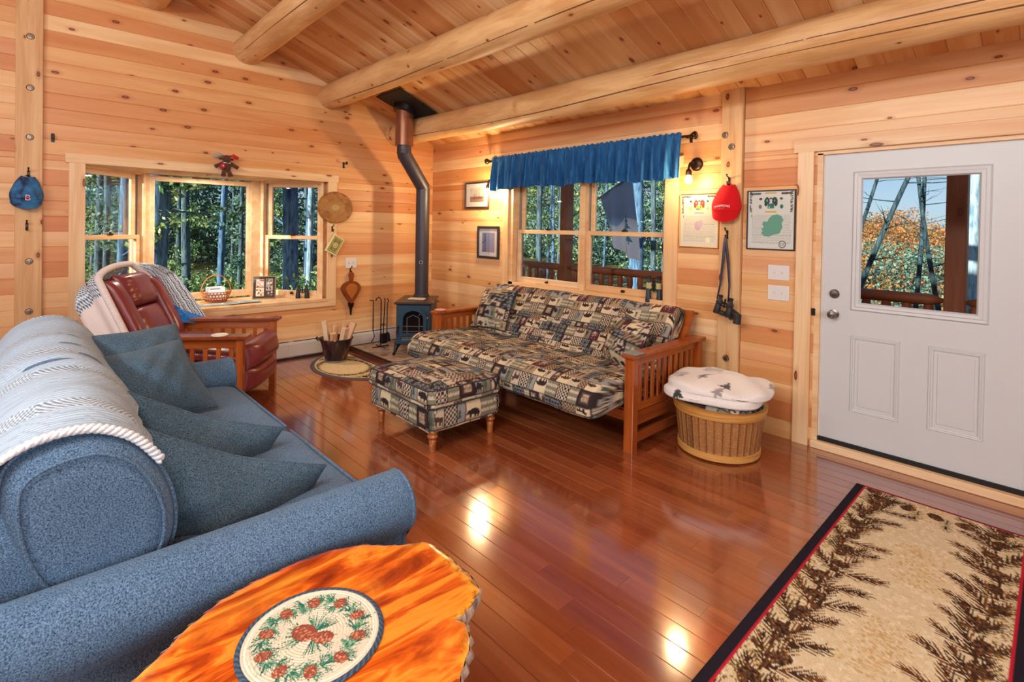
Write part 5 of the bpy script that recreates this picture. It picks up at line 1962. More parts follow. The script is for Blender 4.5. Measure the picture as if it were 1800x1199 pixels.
# ------------------------------------------------------------------ live edge slab table with round mat
tb = thing('slab_table', 'orange live edge wood slab table beside the sofa arm', 'table', (0, 0, 0))
ol = [(4.735, -4.06), (4.711, -4.005), (4.691, -3.967), (4.615, -3.877), (4.567, -3.772), (4.545, -3.664), (4.548, -3.534), (4.58, -3.425), (4.618, -3.37), (4.672, -3.318), (4.723, -3.243), (4.852, -3.233), (4.978, -3.252), (4.994, -3.257), (5.035, -3.33), (5.036, -3.367), (5.066, -3.362), (5.107, -3.384), (5.142, -3.421), (5.192, -3.476), (5.27, -3.56), (5.34, -3.68), (5.36, -3.82), (5.30, -3.96), (5.16, -4.07), (4.95, -4.12)]
g = G('live_edge_slab', .18, 0, .6)
v = g.obj(False)
vm = g.mapv(v, (2.2, 1.0, 1), rot=(0, 0, .5))
wob = g.noise(vm, 2.0, 4, .6, 1.4)
bands = g.noise(g.mapv(v, (9, 1.6, 1), rot=(0, 0, .55)), 1.0, 5, .6, 2.2)
col_ = g.ramp(bands, [(.30, L4((110, 34, 10))), (.44, L4((160, 58, 14))), (.52, L4((206, 92, 20))), (.58, L4((236, 140, 44))), (.66, L4((224, 118, 28))), (.74, L4((168, 64, 16)))])
col_ = g.mix(g.smooth(wob, .5, .7, 0, .6), col_, L4((238, 158, 52)))
at = g.n('ShaderNodeAttribute', attribute_name='Col')
sp_ = g.n('ShaderNodeSeparateColor')
g.put(sp_.inputs[0], at.outputs[0])
spk = g.noise(v, 38, 4, .7)
edge_c = g.ramp(spk, [(.36, L4((120, 70, 20))), (.5, L4((214, 142, 36))), (.66, L4((240, 178, 66)))])
col_ = g.mix(g.smooth(sp_.outputs[0], .35, .95), col_, edge_c)
g.color(col_)
g.b.inputs['Coat Weight'].default_value = .6
g.b.inputs['Coat Roughness'].default_value = .06
MAT['slab'] = g.m
q, s = smoothpoly(ol, 260)
cen = q.mean(0)
rows, cols = [], []
jag = .0025 * np.sin(s * 23) + .0018 * np.sin(s * 61 + 1) + .0012 * np.sin(s * 140)
dirs = (q - cen) / np.linalg.norm(q - cen, axis=1, keepdims=True)
for f in np.linspace(0.01, 1, 40):
    p = cen + (q + dirs * jag[:, None] * f - cen) * f
    rows.append(np.c_[p, np.full(len(p), .55 - .004 * (f > .985))])
    cols.append(np.repeat(np.clip((f - .84) / .16, 0, 1) * np.clip(.55 + .6 * np.sin(s * 5 + 2) + .2 * np.sin(s * 31), 0, 1)[:, None], 3, 1))
loft_grid('slab_top', np.array(rows), 'slab', tb, np.array(cols), wrap_v=True)
bk2 = bark('live_edge_bark', (86, 78, 82), (186, 160, 140))
rows = []
for z, o_ in ((.5465, 0.0), (.542, .006), (.53, .010), (.515, .002), (.50, -.012), (.488, -.04)):
    p = q + dirs * (jag + o_ + .004 * np.sin(s * 150 + z * 400))[:, None]
    rows.append(np.c_[p, np.full(len(p), z)])
for f in (.6, .02):
    rows.append(np.c_[cen + (rows[-1][:, :2] - cen) * f, np.full(len(q), .488)])
loft_grid('bark_edge', np.array(rows), bk2, tb, wrap_v=True)
for (x, y) in ((4.80, -3.45), (5.00, -3.45), (4.86, -3.92), (5.14, -3.90)):
    b = MB().tube([(x, y, .49), (x + (x - 4.93) * .15, y + (y + 3.67) * .15, 0)], [.032, .026], 12)
    b.build('leg', bk2, tb, smooth='auto')
# round braided mat
cv = Canvas(.36, .36, 520, (198, 190, 168))
rng = random.Random(31)
for i in range(1500):
    a, r0 = rng.uniform(0, 6.28), rng.uniform(0, .17)
    cv.ell(.18 + r0 * math.cos(a), .18 + r0 * math.sin(a), .004, .002, rng.choice([(206, 198, 178), (188, 180, 156), (196, 188, 166)]), a + 1.57)
def tuft(x, y, a0, n, l, cs, spread):
    for i in range(n):
        a = a0 + rng.uniform(-spread, spread)
        cv.line(x, y, x + math.cos(a) * l * rng.uniform(.7, 1.1), y + math.sin(a) * l * rng.uniform(.7, 1.1), .0026, rng.choice(cs), .001)
greens = [(40, 104, 84), (64, 126, 96), (36, 86, 76), (120, 156, 130)]
for k in range(30):
    a = 2 * PI * k / 30
    r0 = .108 + .008 * math.sin(k * 2.3)
    tuft(.18 + r0 * math.cos(a), .18 + r0 * math.sin(a), a + 1.57 + rng.uniform(-.5, .5), 30, .036, greens, 1.3)
def pcone(x, y, r, ang, c0=(176, 106, 78)):
    cv.ell(x, y, r * 1.25, r, (128, 70, 54), ang)
    for i in range(30):
        a, qq = rng.uniform(0, 6.28), math.sqrt(rng.random()) * .9
        dx, dy = math.cos(a) * qq * r * 1.25, math.sin(a) * qq * r
        cv.ell(x + dx * math.cos(ang) - dy * math.sin(ang), y + dx * math.sin(ang) + dy * math.cos(ang), r * .16, r * .09, rng.choice([c0, (206, 140, 108), (150, 86, 66)]), ang + 1.2)
for k in range(10):
    a = 2 * PI * k / 10 + .2
    pcone(.18 + .110 * math.cos(a), .18 + .110 * math.sin(a), .0150, a)
cv.ell(.18, .18, .150, .150, (210, 204, 186), 0, .06)
for da in (0, 2.2, 4.1):
    tuft(.18 + .01 * math.cos(da), .18 + .01 * math.sin(da), da, 40, .06, greens, .9)
pcone(.162, .168, .026, .4)
pcone(.205, .196, .020, .9)
nr, na = 100, 340
Rr, Aa = np.meshgrid(np.linspace(.0005, .168, nr), np.linspace(0, 2 * PI, na, endpoint=False), indexing='ij')
col = cv.sample(.18 + Rr * np.cos(Aa), .18 + Rr * np.sin(Aa))
band = Rr > .156
tw_ = (np.sin(Aa * 60 + Rr * 500) > 0)
col[band & tw_] = s2l((72, 92, 110))
col[band & ~tw_] = s2l((46, 62, 80))
Z = .006 + .0008 * np.sin(Rr * 2 * PI / .0075) - np.where(Rr > .165, .004, 0)
mt = thing('round_mat', 'round braided mat with pine cone wreath on the slab table', 'mat', (4.855, -3.664, .5505))
loft_grid('braid', np.stack([Rr * np.cos(Aa), Rr * np.sin(Aa), Z], -1), 'print_fabric', mt, col, wrap_v=True)

# ------------------------------------------------------------------ recliner
S_ = Vector((.866, -.5, 0))
F_ = Vector((.5, .866, 0))
rc = thing('recliner', 'burgundy leather recliner with slatted oak arms under the bay window', 'recliner', (1.10, -2.60, 0))
rc.rotation_euler = (0, 0, math.radians(-35))       # local x = towards the table side, local y = forwards
def lbox(*a, c=.004):
    return MB().box(*a, c)
for sx in (-1, 1):
    x0, x1 = (sx * .43 - .065, sx * .43 + .065)
    ar = lbox(x0, x1, -1.04, .04, .595, .622).build('armrest', 'dark_oak', rc)
    for yy in (-.03, -.97):
        o = link('arm_leg', board_mesh('arm_leg', .595, .06, .055, .003), 'cherry', rc)
        o.matrix_local = frame_m((sx * .43 + .03, yy - .025, 0), (0, 0, 1), (-1, 0, 0), (0, -1, 0))
    for z0, z1 in ((.515, .59), (.10, .17)):
        o = link('side_rail', board_mesh('side_rail', .90, z1 - z0, .024, .003), 'cherry', rc)
        o.matrix_local = frame_m((sx * .43 + .012, -.96, z0), (0, 1, 0), (0, 0, 1), (1, 0, 0))
    for k in range(9):
        o = link('slat', board_mesh('slat', .35, .035, .012, .002), 'cherry', rc)
        o.matrix_local = frame_m((sx * .43 + .006, -.88 + k * .10, .168), (0, 0, 1), (0, -1, 0), (1, 0, 0))
def leather_pad(name, c, w, h, t, tilt, n=36, ex=.42, puck=.0, parent=rc):
    u = np.sin(np.linspace(-1, 1, n) * PI / 2)
    U, V = np.meshgrid(u, u, indexing='ij')
    T = t / 2 * np.clip(1 - U ** 4, 0, 1) ** ex * np.clip(1 - V ** 4, 0, 1) ** ex
    T = T * (1 - puck * np.abs(np.sin(V * 9)) * (np.abs(U) > .5)) + .004
    Pf = np.stack([U * w / 2, V * h / 2, T], -1)
    Pb = np.stack([U * w / 2, V * h / 2, -T * .6], -1)[::-1]
    o = loft_grid(name, np.concatenate([Pf, Pb], 0), 'leather', parent, wrap_u=True)
    ct, s2 = math.cos(tilt), math.sin(tilt)
    o.matrix_local = frame_m(c, (1, 0, 0), (0, -s2, ct), (0, -ct, -s2)) if False else frame_m(c, (-1, 0, 0), (0, -s2, ct), Vector((-1, 0, 0)).cross(Vector((0, -s2, ct))))
    return o
TL = math.radians(26)
up_ = Vector((0, -math.sin(TL), math.cos(TL)))
nf = Vector((0, math.cos(TL), math.sin(TL)))
hinge = Vector((0, -.86, .42))
def onback(x, h, off):
    return hinge + up_ * h + nf * off + Vector((x, 0, 0))
leather_pad('back_shell', onback(0, .34, -.06), .72, .76, .16, TL)
leather_pad('lumbar_pad', onback(0, .22, .03), .44, .38, .15, TL, puck=.05)
leather_pad('headrest_pad', onback(0, .56, .05), .44, .30, .17, TL, puck=.10)
for sx in (-1, 1):
    leather_pad('wing', onback(sx * .285, .34, .04), .16, .68, .17, TL, puck=.04)
leather_pad('seat_pad', Vector((0, -.42, .42)), .70, .86, .18, math.radians(84))
leather_pad('foot_pad', Vector((0, -.03, .41)), .72, .22, .24, math.radians(12), ex=.6)
leather_pad('foot_pad', Vector((0, -.035, .215)), .70, .21, .22, math.radians(-4), ex=.6)
lbox(-.36, .36, -.95, -.02, .12, .33, c=.02).build('chassis', 'leather', rc)

# throw over the recliner back: near side and top show the lining, the far side falls over the arm
tr_ = thing('fleece_throw', 'navy and white striped fleece throw with cream lining over the recliner', 'blanket', (1.10, -2.60, 0))
tr_.rotation_euler = (0, 0, math.radians(-35))
NP, NV = 90, 44
rows, cols = [], []
for i in range(NP):
    t = i / (NP - 1)
    if t < .5:
        f = t / .5
        x, h = .42 - .02 * f, .02 + .66 * f
    else:
        a = PI * .62 * (t - .5) / .5
        x, h = .40 * math.cos(a), .68 + .13 * math.sin(a)
    row, cr_ = [], []
    for j in range(NV):
        f = j / (NV - 1)
        q_ = onback(x + .03 * math.sin(f * 9) * (1 - t), h + .01 * math.sin(f * 14 + t * 6) - .10 * f * f, .055 - .24 * f)
        row.append(tuple(q_))
        cr_.append(s2l((224, 214, 210)) if (t < .42 or f < .06) else s2l((28, 62, 96) if (t * 60 + .25 * math.sin(f * 90)) % 1.0 < .45 else (214, 224, 230)))
    rows.append(row)
    cols.append(cr_)
hood = rows
loft_grid('fleece', np.array(rows), 'print_fleece', tr_, np.array(cols), thick=.012)
NA = 150
Rm = curve3([hood[-1][0], (-.27, -1.075, 1.03), (-.325, -1.02, .83), (-.345, -.93, .57)], NA)
Ou = curve3([hood[-1][4], (-.36, -1.04, 1.135), (-.52, -.96, 1.05), (-.57, -.84, .83), (-.585, -.69, .575)], NA)
fs_ = np.linspace(0, 1, 110)
Pd = Rm[:, None] + (Ou - Rm)[:, None] * fs_[None, :, None]
sv = np.linspace(0, 1, NA)[:, None]
bul = np.sin(PI * fs_)[None] * np.sin(PI * np.clip(sv, 0, 1)) ** .5
Pd[..., 2] += .03 * bul + .006 * np.sin(fs_[None] * 40 + sv * 5)
Pd[..., 0] += .045 * bul + .006 * np.sin(fs_[None] * 31 + 1)
ph_ = (fs_[None] * 13 + .16 * np.sign(np.sin(sv * 330))) % 1.0
cd = np.where((ph_ < .46)[..., None], s2l((26, 60, 92)), s2l((212, 222, 230)))
loft_grid('striped_fall', Pd, 'print_fleece', tr_, cd, thick=.012)
tri = []
T1, T2, T3 = np.array([-.30, -1.00, .85]), np.array([-.56, -.66, .585]), np.array([-.32, -.88, .55])
for f in np.linspace(0, 1, 40):
    a_, b_ = T1 * (1 - f) + T3 * f, T1 * (1 - f) + T2 * f
    row = []
    for k in np.linspace(0, 1, 40):
        q_ = a_ * (1 - k) + b_ * k + np.array([.055 + .03 * math.sin(PI * k) * f + .010 * math.sin(k * 12 + f * 6), 0, .012 * math.sin(k * 9 + 5 * f) + .02 * math.sin(PI * k) * f])
        row.append(q_)
    tri.append(row)
loft_grid('turned_flap', np.array(tri), 'blue_plush', tr_, thick=.014)
b = MB()
b.tube([hood[i][0] for i in range(0, NP, 2)] + [tuple(p) for p in Rm[4::6]], .027, 10)
b.build('sherpa_rim', 'sherpa', tr_, smooth=True)
o = MB().lathe([(0, 0), (.06, 0), (.066, .006), (.058, .012), (.05, .008), (0, .008)], 28).build('coaster', plain('pale_coaster', (216, 206, 190), .6, var=.2, scale=60), label='round pale coaster with dark rim on the recliner arm', cat='coaster', smooth=True)
wpos = Vector((1.10, -2.60, .6225)) + S_ * .43 - F_ * .22
o.location = wpos
# ------------------------------------------------------------------ curtain rod and valances
rod = thing('curtain_rod', 'dark bronze curtain rod with round finials above the window', 'curtain rod', (0, -.075, 2.352))
MB().tube([(1.30, 0, 0), (3.90, 0, 0)], .0105, 12).build('rod', 'bronze', rod, smooth='auto')
for x, s_ in ((1.30, -1), (3.90, 1)):
    o = MB().lathe([(.012, 0), (.016, .006), (.012, .012), (.026, .022), (.036, .045), (.032, .056), (0, .06)], 20, axis='x').build('finial', 'bronze', rod, smooth=True)
    o.location = (x, 0, 0)
    o.scale = (s_, 1, 1)
for x in (1.31, 3.875):
    MB().box(x - .012, x + .012, .062, .076, -.045, .02, .003).box(x - .006, x + .006, -.004, .07, -.014, -.006).box(x - .008, x + .008, -.014, .014, -.02, -.008, .002).build('bracket', 'bronze', rod)
g = G('blue_velvet', .75, 0, .25)
v = g.obj(False)
n = g.noise(g.mapv(v, (40, 40, 6)), 1.0, 4, .6)
g.color(g.ramp(n, [(.3, L4((26, 78, 142))), (.55, L4((42, 116, 180))), (.75, L4((84, 158, 210)))]))
g.b.inputs['Sheen Weight'].default_value = .5
g.b.inputs['Sheen Tint'].default_value = (.5, .75, 1, 1)
tl = g.n('ShaderNodeBsdfTranslucent')
tl.inputs[0].default_value = L4((40, 110, 160))
mx = g.n('ShaderNodeMixShader')
mx.inputs[0].default_value = .45
g.t.links.new(g.b.outputs[0], mx.inputs[1])
g.t.links.new(tl.outputs[0], mx.inputs[2])
g.t.links.new(mx.outputs[0], g.t.nodes['Material Output'].inputs[0])
MAT['velvet'] = g.m
def valance(x0, x1, label, seed):
    R = np.random.default_rng(seed)
    nu, nv = 300, 60
    U, V = np.meshgrid(np.linspace(0, 1, nu), np.linspace(0, 1, nv), indexing='ij')
    ph = R.random(8) * 6.28
    w = U + .012 * np.sin(U * 9 + ph[0]) + .008 * np.sin(U * 23 + ph[1])
    k = 2 * PI * 10.5
    wave = np.sin(k * w + .5 * V * np.sin(U * 17 + ph[2])) * .6 + np.sin(k * 1.63 * w + ph[3]) * .4
    amp = .012 + .034 * np.clip(V * 1.6, 0, 1)
    tight = np.sin(k * 3.2 * w + ph[4]) * .007 * np.exp(-((V - .07) / .09) ** 2)
    Y = -.018 - .012 * V - amp * wave - tight
    near_rod = np.exp(-((V - .075) / .055) ** 2)
    Y = Y * (1 - near_rod * .55) - .014 * near_rod
    Z = .036 - .39 * V + .008 * np.sin(U * 30 + ph[5]) * V + .012 * np.sin(U * 5 + ph[6]) * V + .006 * np.sin(k * 2.1 * w) * (V < .05)
    X = x0 + (x1 - x0) * (w - w.min()) / (w.max() - w.min()) + .006 * np.sin(k * w + 1.2) * V
    t = thing('window_valance', label, 'curtain', (0, -.075, 2.352))
    loft_grid('cloth', np.stack([X, Y, Z], -1), 'velvet', t, thick=.002)
    # bottom hem, a doubled strip in front
    s = V[:, -12:]
    P = np.stack([X[:, -12:], Y[:, -12:] - .003, Z[:, -12:] - .001], -1)
    loft_grid('hem', P, 'velvet', t, thick=.002)
valance(1.375, 2.585, 'gathered blue velvet valance on the stove half of the window', 1)
valance(2.60, 3.835, 'gathered blue velvet valance on the door half of the window', 2)

# ------------------------------------------------------------------ wall sconces
em = bpy.data.materials.new('lit_bulb')
em.use_nodes = True
eb = em.node_tree.nodes['Principled BSDF']
eb.inputs['Emission Color'].default_value = (1, .86, .6, 1)
eb.inputs['Emission Strength'].default_value = 14
def sconce(x, label, power):
    t = thing('wall_sconce', label, 'wall lamp', (x, 0, 2.115))
    MB().lathe([(0, .022), (.03, .022), (.048, .016), (.056, .008), (.058, 0)], 28, axis='y').build('backplate', 'bronze', t, smooth='auto')
    MB().tube([(0, -.015, 0), (0, -.06, .012), (-.004, -.105, .0), (-.006, -.125, -.035), (-.006, -.125, -.06)], .010, 10).build('arm', 'bronze', t, smooth=True)
    MB().lathe([(.012, -.05), (.022, -.058), (.026, -.075), (.026, -.10), (.02, -.104)], 20, (-.006, -.125, 0)).build('socket', 'bronze', t, smooth='auto')
    MB().lathe([(.012, -.10), (.016, -.108), (.027, -.128), (.031, -.145), (.024, -.165), (0, -.174)], 18, (-.006, -.125, 0)).build('bulb', em, t, smooth=True)
    l = lamp('bulb_light', 'POINT', (0, 0, 0), power, (1.0, .70, .36), .045)
    l.parent = t
    l.location = (-.006, -.165, -.15)
sconce(1.345, 'bronze wall lamp with a lit bulb half behind the valance', 60)
sconce(3.928, 'bronze wall lamp with a lit bulb above the gold framed certificate', 17)

# ------------------------------------------------------------------ framed pictures
def framed(name, label, cat, M, w, h, fw, fmat, cv, mat_w=0.0, depth=.022):
    """local x across, y up, z out of the wall"""
    t = thing(name, label, cat)
    t.matrix_world = M
    for nm, (x0, x1, y0, y1) in (('frame_side', (-w / 2, -w / 2 + fw, -h / 2, h / 2)), ('frame_side', (w / 2 - fw, w / 2, -h / 2, h / 2)), ('frame_rail', (-w / 2 + fw, w / 2 - fw, -h / 2, -h / 2 + fw)), ('frame_rail', (-w / 2 + fw, w / 2 - fw, h / 2 - fw, h / 2))):
        MB().box(x0, x1, y0, y1, 0, depth, .003).build(nm, fmat, t)
    MB().box(-w / 2 + fw * .5, w / 2 - fw * .5, -h / 2 + fw * .5, h / 2 - fw * .5, .001, .006).build('backing', 'white_plate', t)
    sheet('print', cv, 'print_paper', t, Matrix.Translation((0, 0, .0075)))
    MB().box(-w / 2 + fw, w / 2 - fw, -h / 2 + fw, h / 2 - fw, .012, .0135).build('glazing', 'picture_glass', t)
    return t
def RWc(x, z, y=-.001):
    return frame_m((x, y, z), (1, 0, 0), (0, 0, 1), (0, -1, 0))
dkw = plain('dark_picture_frame', (48, 34, 28), .35)
# ship
w, h, fw = .475, .335, .022
cv = Canvas(w - 2 * fw, h - 2 * fw, 330, (206, 204, 200))
W_, H_ = cv.w, cv.h
cv.rect(.075, W_ - .075, .06, H_ - .055, (186, 178, 170))
cv.rect(.075, W_ - .075, .06, .13, (126, 104, 98))
cv.rect(.075, W_ - .075, .06, .09, (150, 108, 100))
cv.poly([(.14, .10), (.30, .10), (.32, .125), (.12, .125)], (96, 70, 62))
for mxx, hh in ((.17, .21), (.21, .22), (.26, .24)):
    cv.line(mxx, .12, mxx + .01, hh, .003, (70, 60, 58))
    cv.poly([(mxx - .028, .13), (mxx + .004, .13), (mxx + .006, hh - .02)], (150, 140, 134))
cv.line(.11, .12, .26, .24, .002, (90, 80, 76))
cv.line(.26, .24, .33, .12, .002, (90, 80, 76))
framed('framed_photo', 'dark framed photo of a sailing ship in white mat', 'picture', RWc(.995, 1.952), w, h, fw, dkw, cv)
# bridge
w, h, fw = .41, .40, .03
w = .405
cv = Canvas(w - 2 * fw, h - 2 * fw, 330, (206, 206, 210))
W_, H_ = cv.w, cv.h
cv.rect(.055, W_ - .055, .05, H_ - .05, (128, 140, 180))
cv.rect(.055, W_ - .055, .05, .12, (136, 134, 168))
for i in range(8):
    y = .06 + i * .028
    cv.line(.085, y, .125, y + .01, .006, (34, 44, 88))
    cv.line(.125, y, .085, y + .022, .003, (44, 56, 100))
cv.line(.085, .05, .10, H_ - .06, .007, (34, 44, 88))
cv.line(.125, .05, .125, H_ - .06, .007, (34, 44, 88))
cv.line(.055, .16, .125, .19, .012, (44, 56, 104))
framed('framed_photo', 'black framed blue photo of a bridge tower', 'picture', RWc(1.226, 1.363), w, h, fw, plain('black_picture_frame', (44, 38, 44), .3), cv)

# certificates with crests
def certificate(w, h, fw, kind):
    cv = Canvas(w - 2 * fw, h - 2 * fw, 420, (214, 206, 186) if kind == 'gold' else (206, 208, 200))
    W_, H_ = cv.w, cv.h
    R = random.Random(6 if kind == 'gold' else 7)
    ink = (70, 66, 56)
    for i in range(70):                       # leafy border down both sides and along the top corners
        f = R.random()
        for sx in (0, 1):
            x, y = (.012 + R.uniform(0, .016)), H_ * (.64 + .35 * f)
            x = x if sx == 0 else W_ - x
            cv.ell(x, y, .0045, .003, R.choice([ink, (104, 96, 74), (84, 90, 70)]), R.uniform(0, 3))
            x2 = .02 + R.uniform(0, .075)
            x2 = x2 if sx == 0 else W_ - x2
            cv.ell(x2, H_ - .014 - R.uniform(0, .010), .005, .003, ink, R.uniform(0, 3))
    cx = W_ / 2
    if kind == 'gold':
        body, side, quarters = (198, 62, 48), (190, 70, 60), [(220, 190, 70), (226, 200, 90), (56, 64, 92), (222, 190, 60)]
    else:
        body, side, quarters = (34, 74, 62), (50, 70, 60), [(52, 120, 112), (46, 112, 104), (44, 108, 100), (50, 118, 108)]
    cy = H_ * .80
    for sx in (-1, 1):
        for k in range(9):
            a = k * .5
            cv.ell(cx + sx * (.028 + .012 * math.cos(a)), cy + .012 + .022 * math.sin(a), .010, .007, body if k % 2 else side, a)
        cv.ell(cx + sx * .036, cy - .005, .012, .022, body)
    cv.ell(cx, cy + .03, .012, .010, (70, 70, 66))
    cv.ell(cx, cy + .018, .010, .010, (206, 200, 190))
    for q, (sx, sy) in zip(quarters, ((0, 0), (1, 0), (0, -1), (1, -1))):
        cv.rect(cx - .024 + sx * .024, cx + sx * .024, cy - .026 + sy * .0 + (0 if sy == 0 else -.018), cy - .006 + (0 if sy == 0 else -.02), q)
    cv.ell(cx + .012, cy - .016, .005, .006, (90, 70, 40))
    cv.ell(cx - .012, cy - .034, .005, .006, (200, 200, 200))
    rib = (214, 186, 92)
    cv.rect(cx - .044, cx + .044, H_ * .955, H_ * .98, rib if kind != 'gold' else (206, 196, 168))
    cv.rect(cx - .044, cx + .044, H_ * .625, H_ * .655, rib if kind != 'gold' else (170, 176, 174))
    for i in range(9):
        for yy in (.967, .64):
            cv.rect(cx - .038 + i * .0085, cx - .034 + i * .0085, H_ * yy - .003, H_ * yy + .003, (120, 98, 50))
    for sx, dy, c in ((-.075, .06, ink), (.075, .06, (70, 84, 60)), (-.078, .0, (206, 186, 90) if kind == 'gold' else (120, 124, 104)), (.078, .0, (210, 190, 100) if kind == 'gold' else (40, 110, 80))):
        cv.ell(cx + sx, cy + dy - .03, .012, .016 if dy == 0 else .009, c)
    for i in range(26):                       # lines of small script
        y = H_ * (.58 - .5 * i / 26)
        x = .03 if i > 1 else .05
        while x < W_ - .03:
            l = R.uniform(.006, .02)
            cv.rect(x, min(x + l, W_ - .02), y, y + .0026, (146, 150, 144) if kind != 'gold' else (164, 156, 142))
            x += l + .004
    cv.rect(.026, .032, H_ * .55, H_ * .60, ink)
    if kind == 'gold':
        cv.ell(cx - .01, H_ * .40, .03, .04, (188, 168, 172))
        cv.ell(cx + .015, H_ * .44, .02, .03, (194, 172, 178))
        cv.ell(W_ * .74, H_ * .13, .022, .024, (228, 222, 176))
        cv.ell(W_ * .74, H_ * .13, .018, .020, (236, 230, 190), 0, .1)
    else:
        isl = [(.46, .52), (.53, .58), (.64, .60), (.73, .57), (.78, .50), (.74, .45), (.76, .38), (.72, .31), (.70, .27), (.58, .25), (.47, .21), (.36, .22), (.30, .27), (.33, .31), (.30, .35), (.36, .37), (.32, .43), (.35, .48), (.43, .47)]
        cv.poly([(x * W_, y * H_) for x, y in isl], (98, 156, 134))
        for i in range(40):
            cv.rect(R.uniform(.36, .70) * W_, R.uniform(.36, .72) * W_, R.uniform(.25, .55) * H_, R.uniform(.25, .55) * H_, (112, 168, 146)) if False else None
        cv.ell(W_ * .76, H_ * .085, .026, .028, (70, 74, 72))
        cv.ell(W_ * .76, H_ * .085, .020, .022, (196, 198, 190))
        cv.ell(W_ * .76, H_ * .085, .013, .010, (96, 100, 96), 0, .3)
    return cv
gold = plain('thin_gold_frame', (196, 150, 70), .3, .7)
w, h = .355, .46
framed('framed_certificate', 'gold framed family crest certificate with red crest', 'certificate', RWc(3.962, 1.636), w, h, .008, gold, certificate(w, h, .008, 'gold'), depth=.018)
framed('framed_certificate', 'black framed family crest certificate with green island map', 'certificate', RWc(4.542, 1.641), w, h, .009, plain('thin_black_frame', (40, 38, 40), .3), certificate(w, h, .009, 'black'), depth=.018)

# ------------------------------------------------------------------ switch and outlet plates
def plate(label, M, w, h, kind):
    t = thing('switch_plate' if kind == 'switch' else 'outlet_plate', label, 'switch' if kind == 'switch' else 'outlet')
    t.matrix_world = M
    MB().box(-w / 2, w / 2, -h / 2, h / 2, 0, .006, .003).build('cover', 'white_plate', t)
    for sx in (-1, 1):
        if kind == 'switch':
            MB().box(sx * .026 - .006, sx * .026 + .006, -.012, .012, .005, .008, .001).box(sx * .026 - .004, sx * .026 + .004, -.002, .008, .006, .017, .002).build('toggle', 'white_plate', t)
        else:
            o = MB().lathe([(0, .0075), (.014, .0075), (.016, .005)], 20, (sx * .028, 0, 0)).build('socket', 'heater', t)
            MB().box(sx * .028 - .006, sx * .028 - .004, -.003, .005, .0072, .008).box(sx * .028 + .004, sx * .028 + .006, -.003, .005, .0072, .008).build('slot', 'dark', o)
plate('white double switch plate, upper one beside the door casing', RWc(4.607, 1.241), .155, .115, 'switch')
plate('white double switch plate, lower one beside the door casing', RWc(4.609, 1.087), .155, .115, 'switch')
plate('white double outlet plate above the hanging bellows', frame_m((.001, -1.205, 1.076), (0, 1, 0), (0, 0, 1), (1, 0, 0)), .15, .13, 'outlet')

# ------------------------------------------------------------------ hooks
def hook(label, M, s_=1.0):
    t = thing('coat_hook', label, 'hook', group=None)
    t.matrix_world = M
    b = MB().box(-.009, .009, -.035, .03, 0, .005, .003)
    b.tube([(0, .018, .004), (0, .03, .02), (0, .032, .038), (0, .045, .046)], .005, 8).ball((0, .047, .047), .008, 10, 6)
    b.tube([(0, -.02, .004), (0, -.035, .02), (0, -.03, .036), (0, -.012, .04)], .005, 8).ball((0, -.01, .04), .007, 10, 6)
    b.build('prong', 'bronze', t, smooth='auto')
    return t
LWc = lambda y, z, x=.001: frame_m((x, y, z), (0, 1, 0), (0, 0, 1), (1, 0, 0))
hook('dark hook holding the red cap on the door post', frame_m((4.228, -.036, 1.955), (1, 0, 0), (0, 0, 1), (0, -1, 0)))
hook('dark hook holding the binocular strap on the door post', frame_m((4.222, -.036, 1.525), (1, 0, 0), (0, 0, 1), (0, -1, 0)))
hook('dark hook holding the blue cap on the bolted post', LWc(-4.153, 1.935, .036))
hook('empty dark hook below the blue cap', LWc(-4.161, 1.49, .036))
hook('small dark hook on the bay casing above the green plaque', LWc(-1.465, 1.50, .023))
hook('dark hook holding the bellows', LWc(-1.215, .985))
for (y, z, lab, s_) in ((-3.998, 2.27, 'black curtain bracket on the wall near the bolted post', 1), (-1.32, 2.285, 'black curtain bracket on the wall above the wicker tray', -1)):
    t = thing('rod_bracket', lab, 'bracket', (0, y, z))
    b = MB().box(0, .006, -.012, .012, -.04, .035, .002)
    if s_ < 0:
        b.box(.0, .09, -.006, .006, .012, .02, .002).box(.075, .095, -.014, .014, .0, .035, .006)
    else:
        b.box(.0, .03, -.010, .010, -.012, .02, .004)
    b.build('arm', 'black', t)

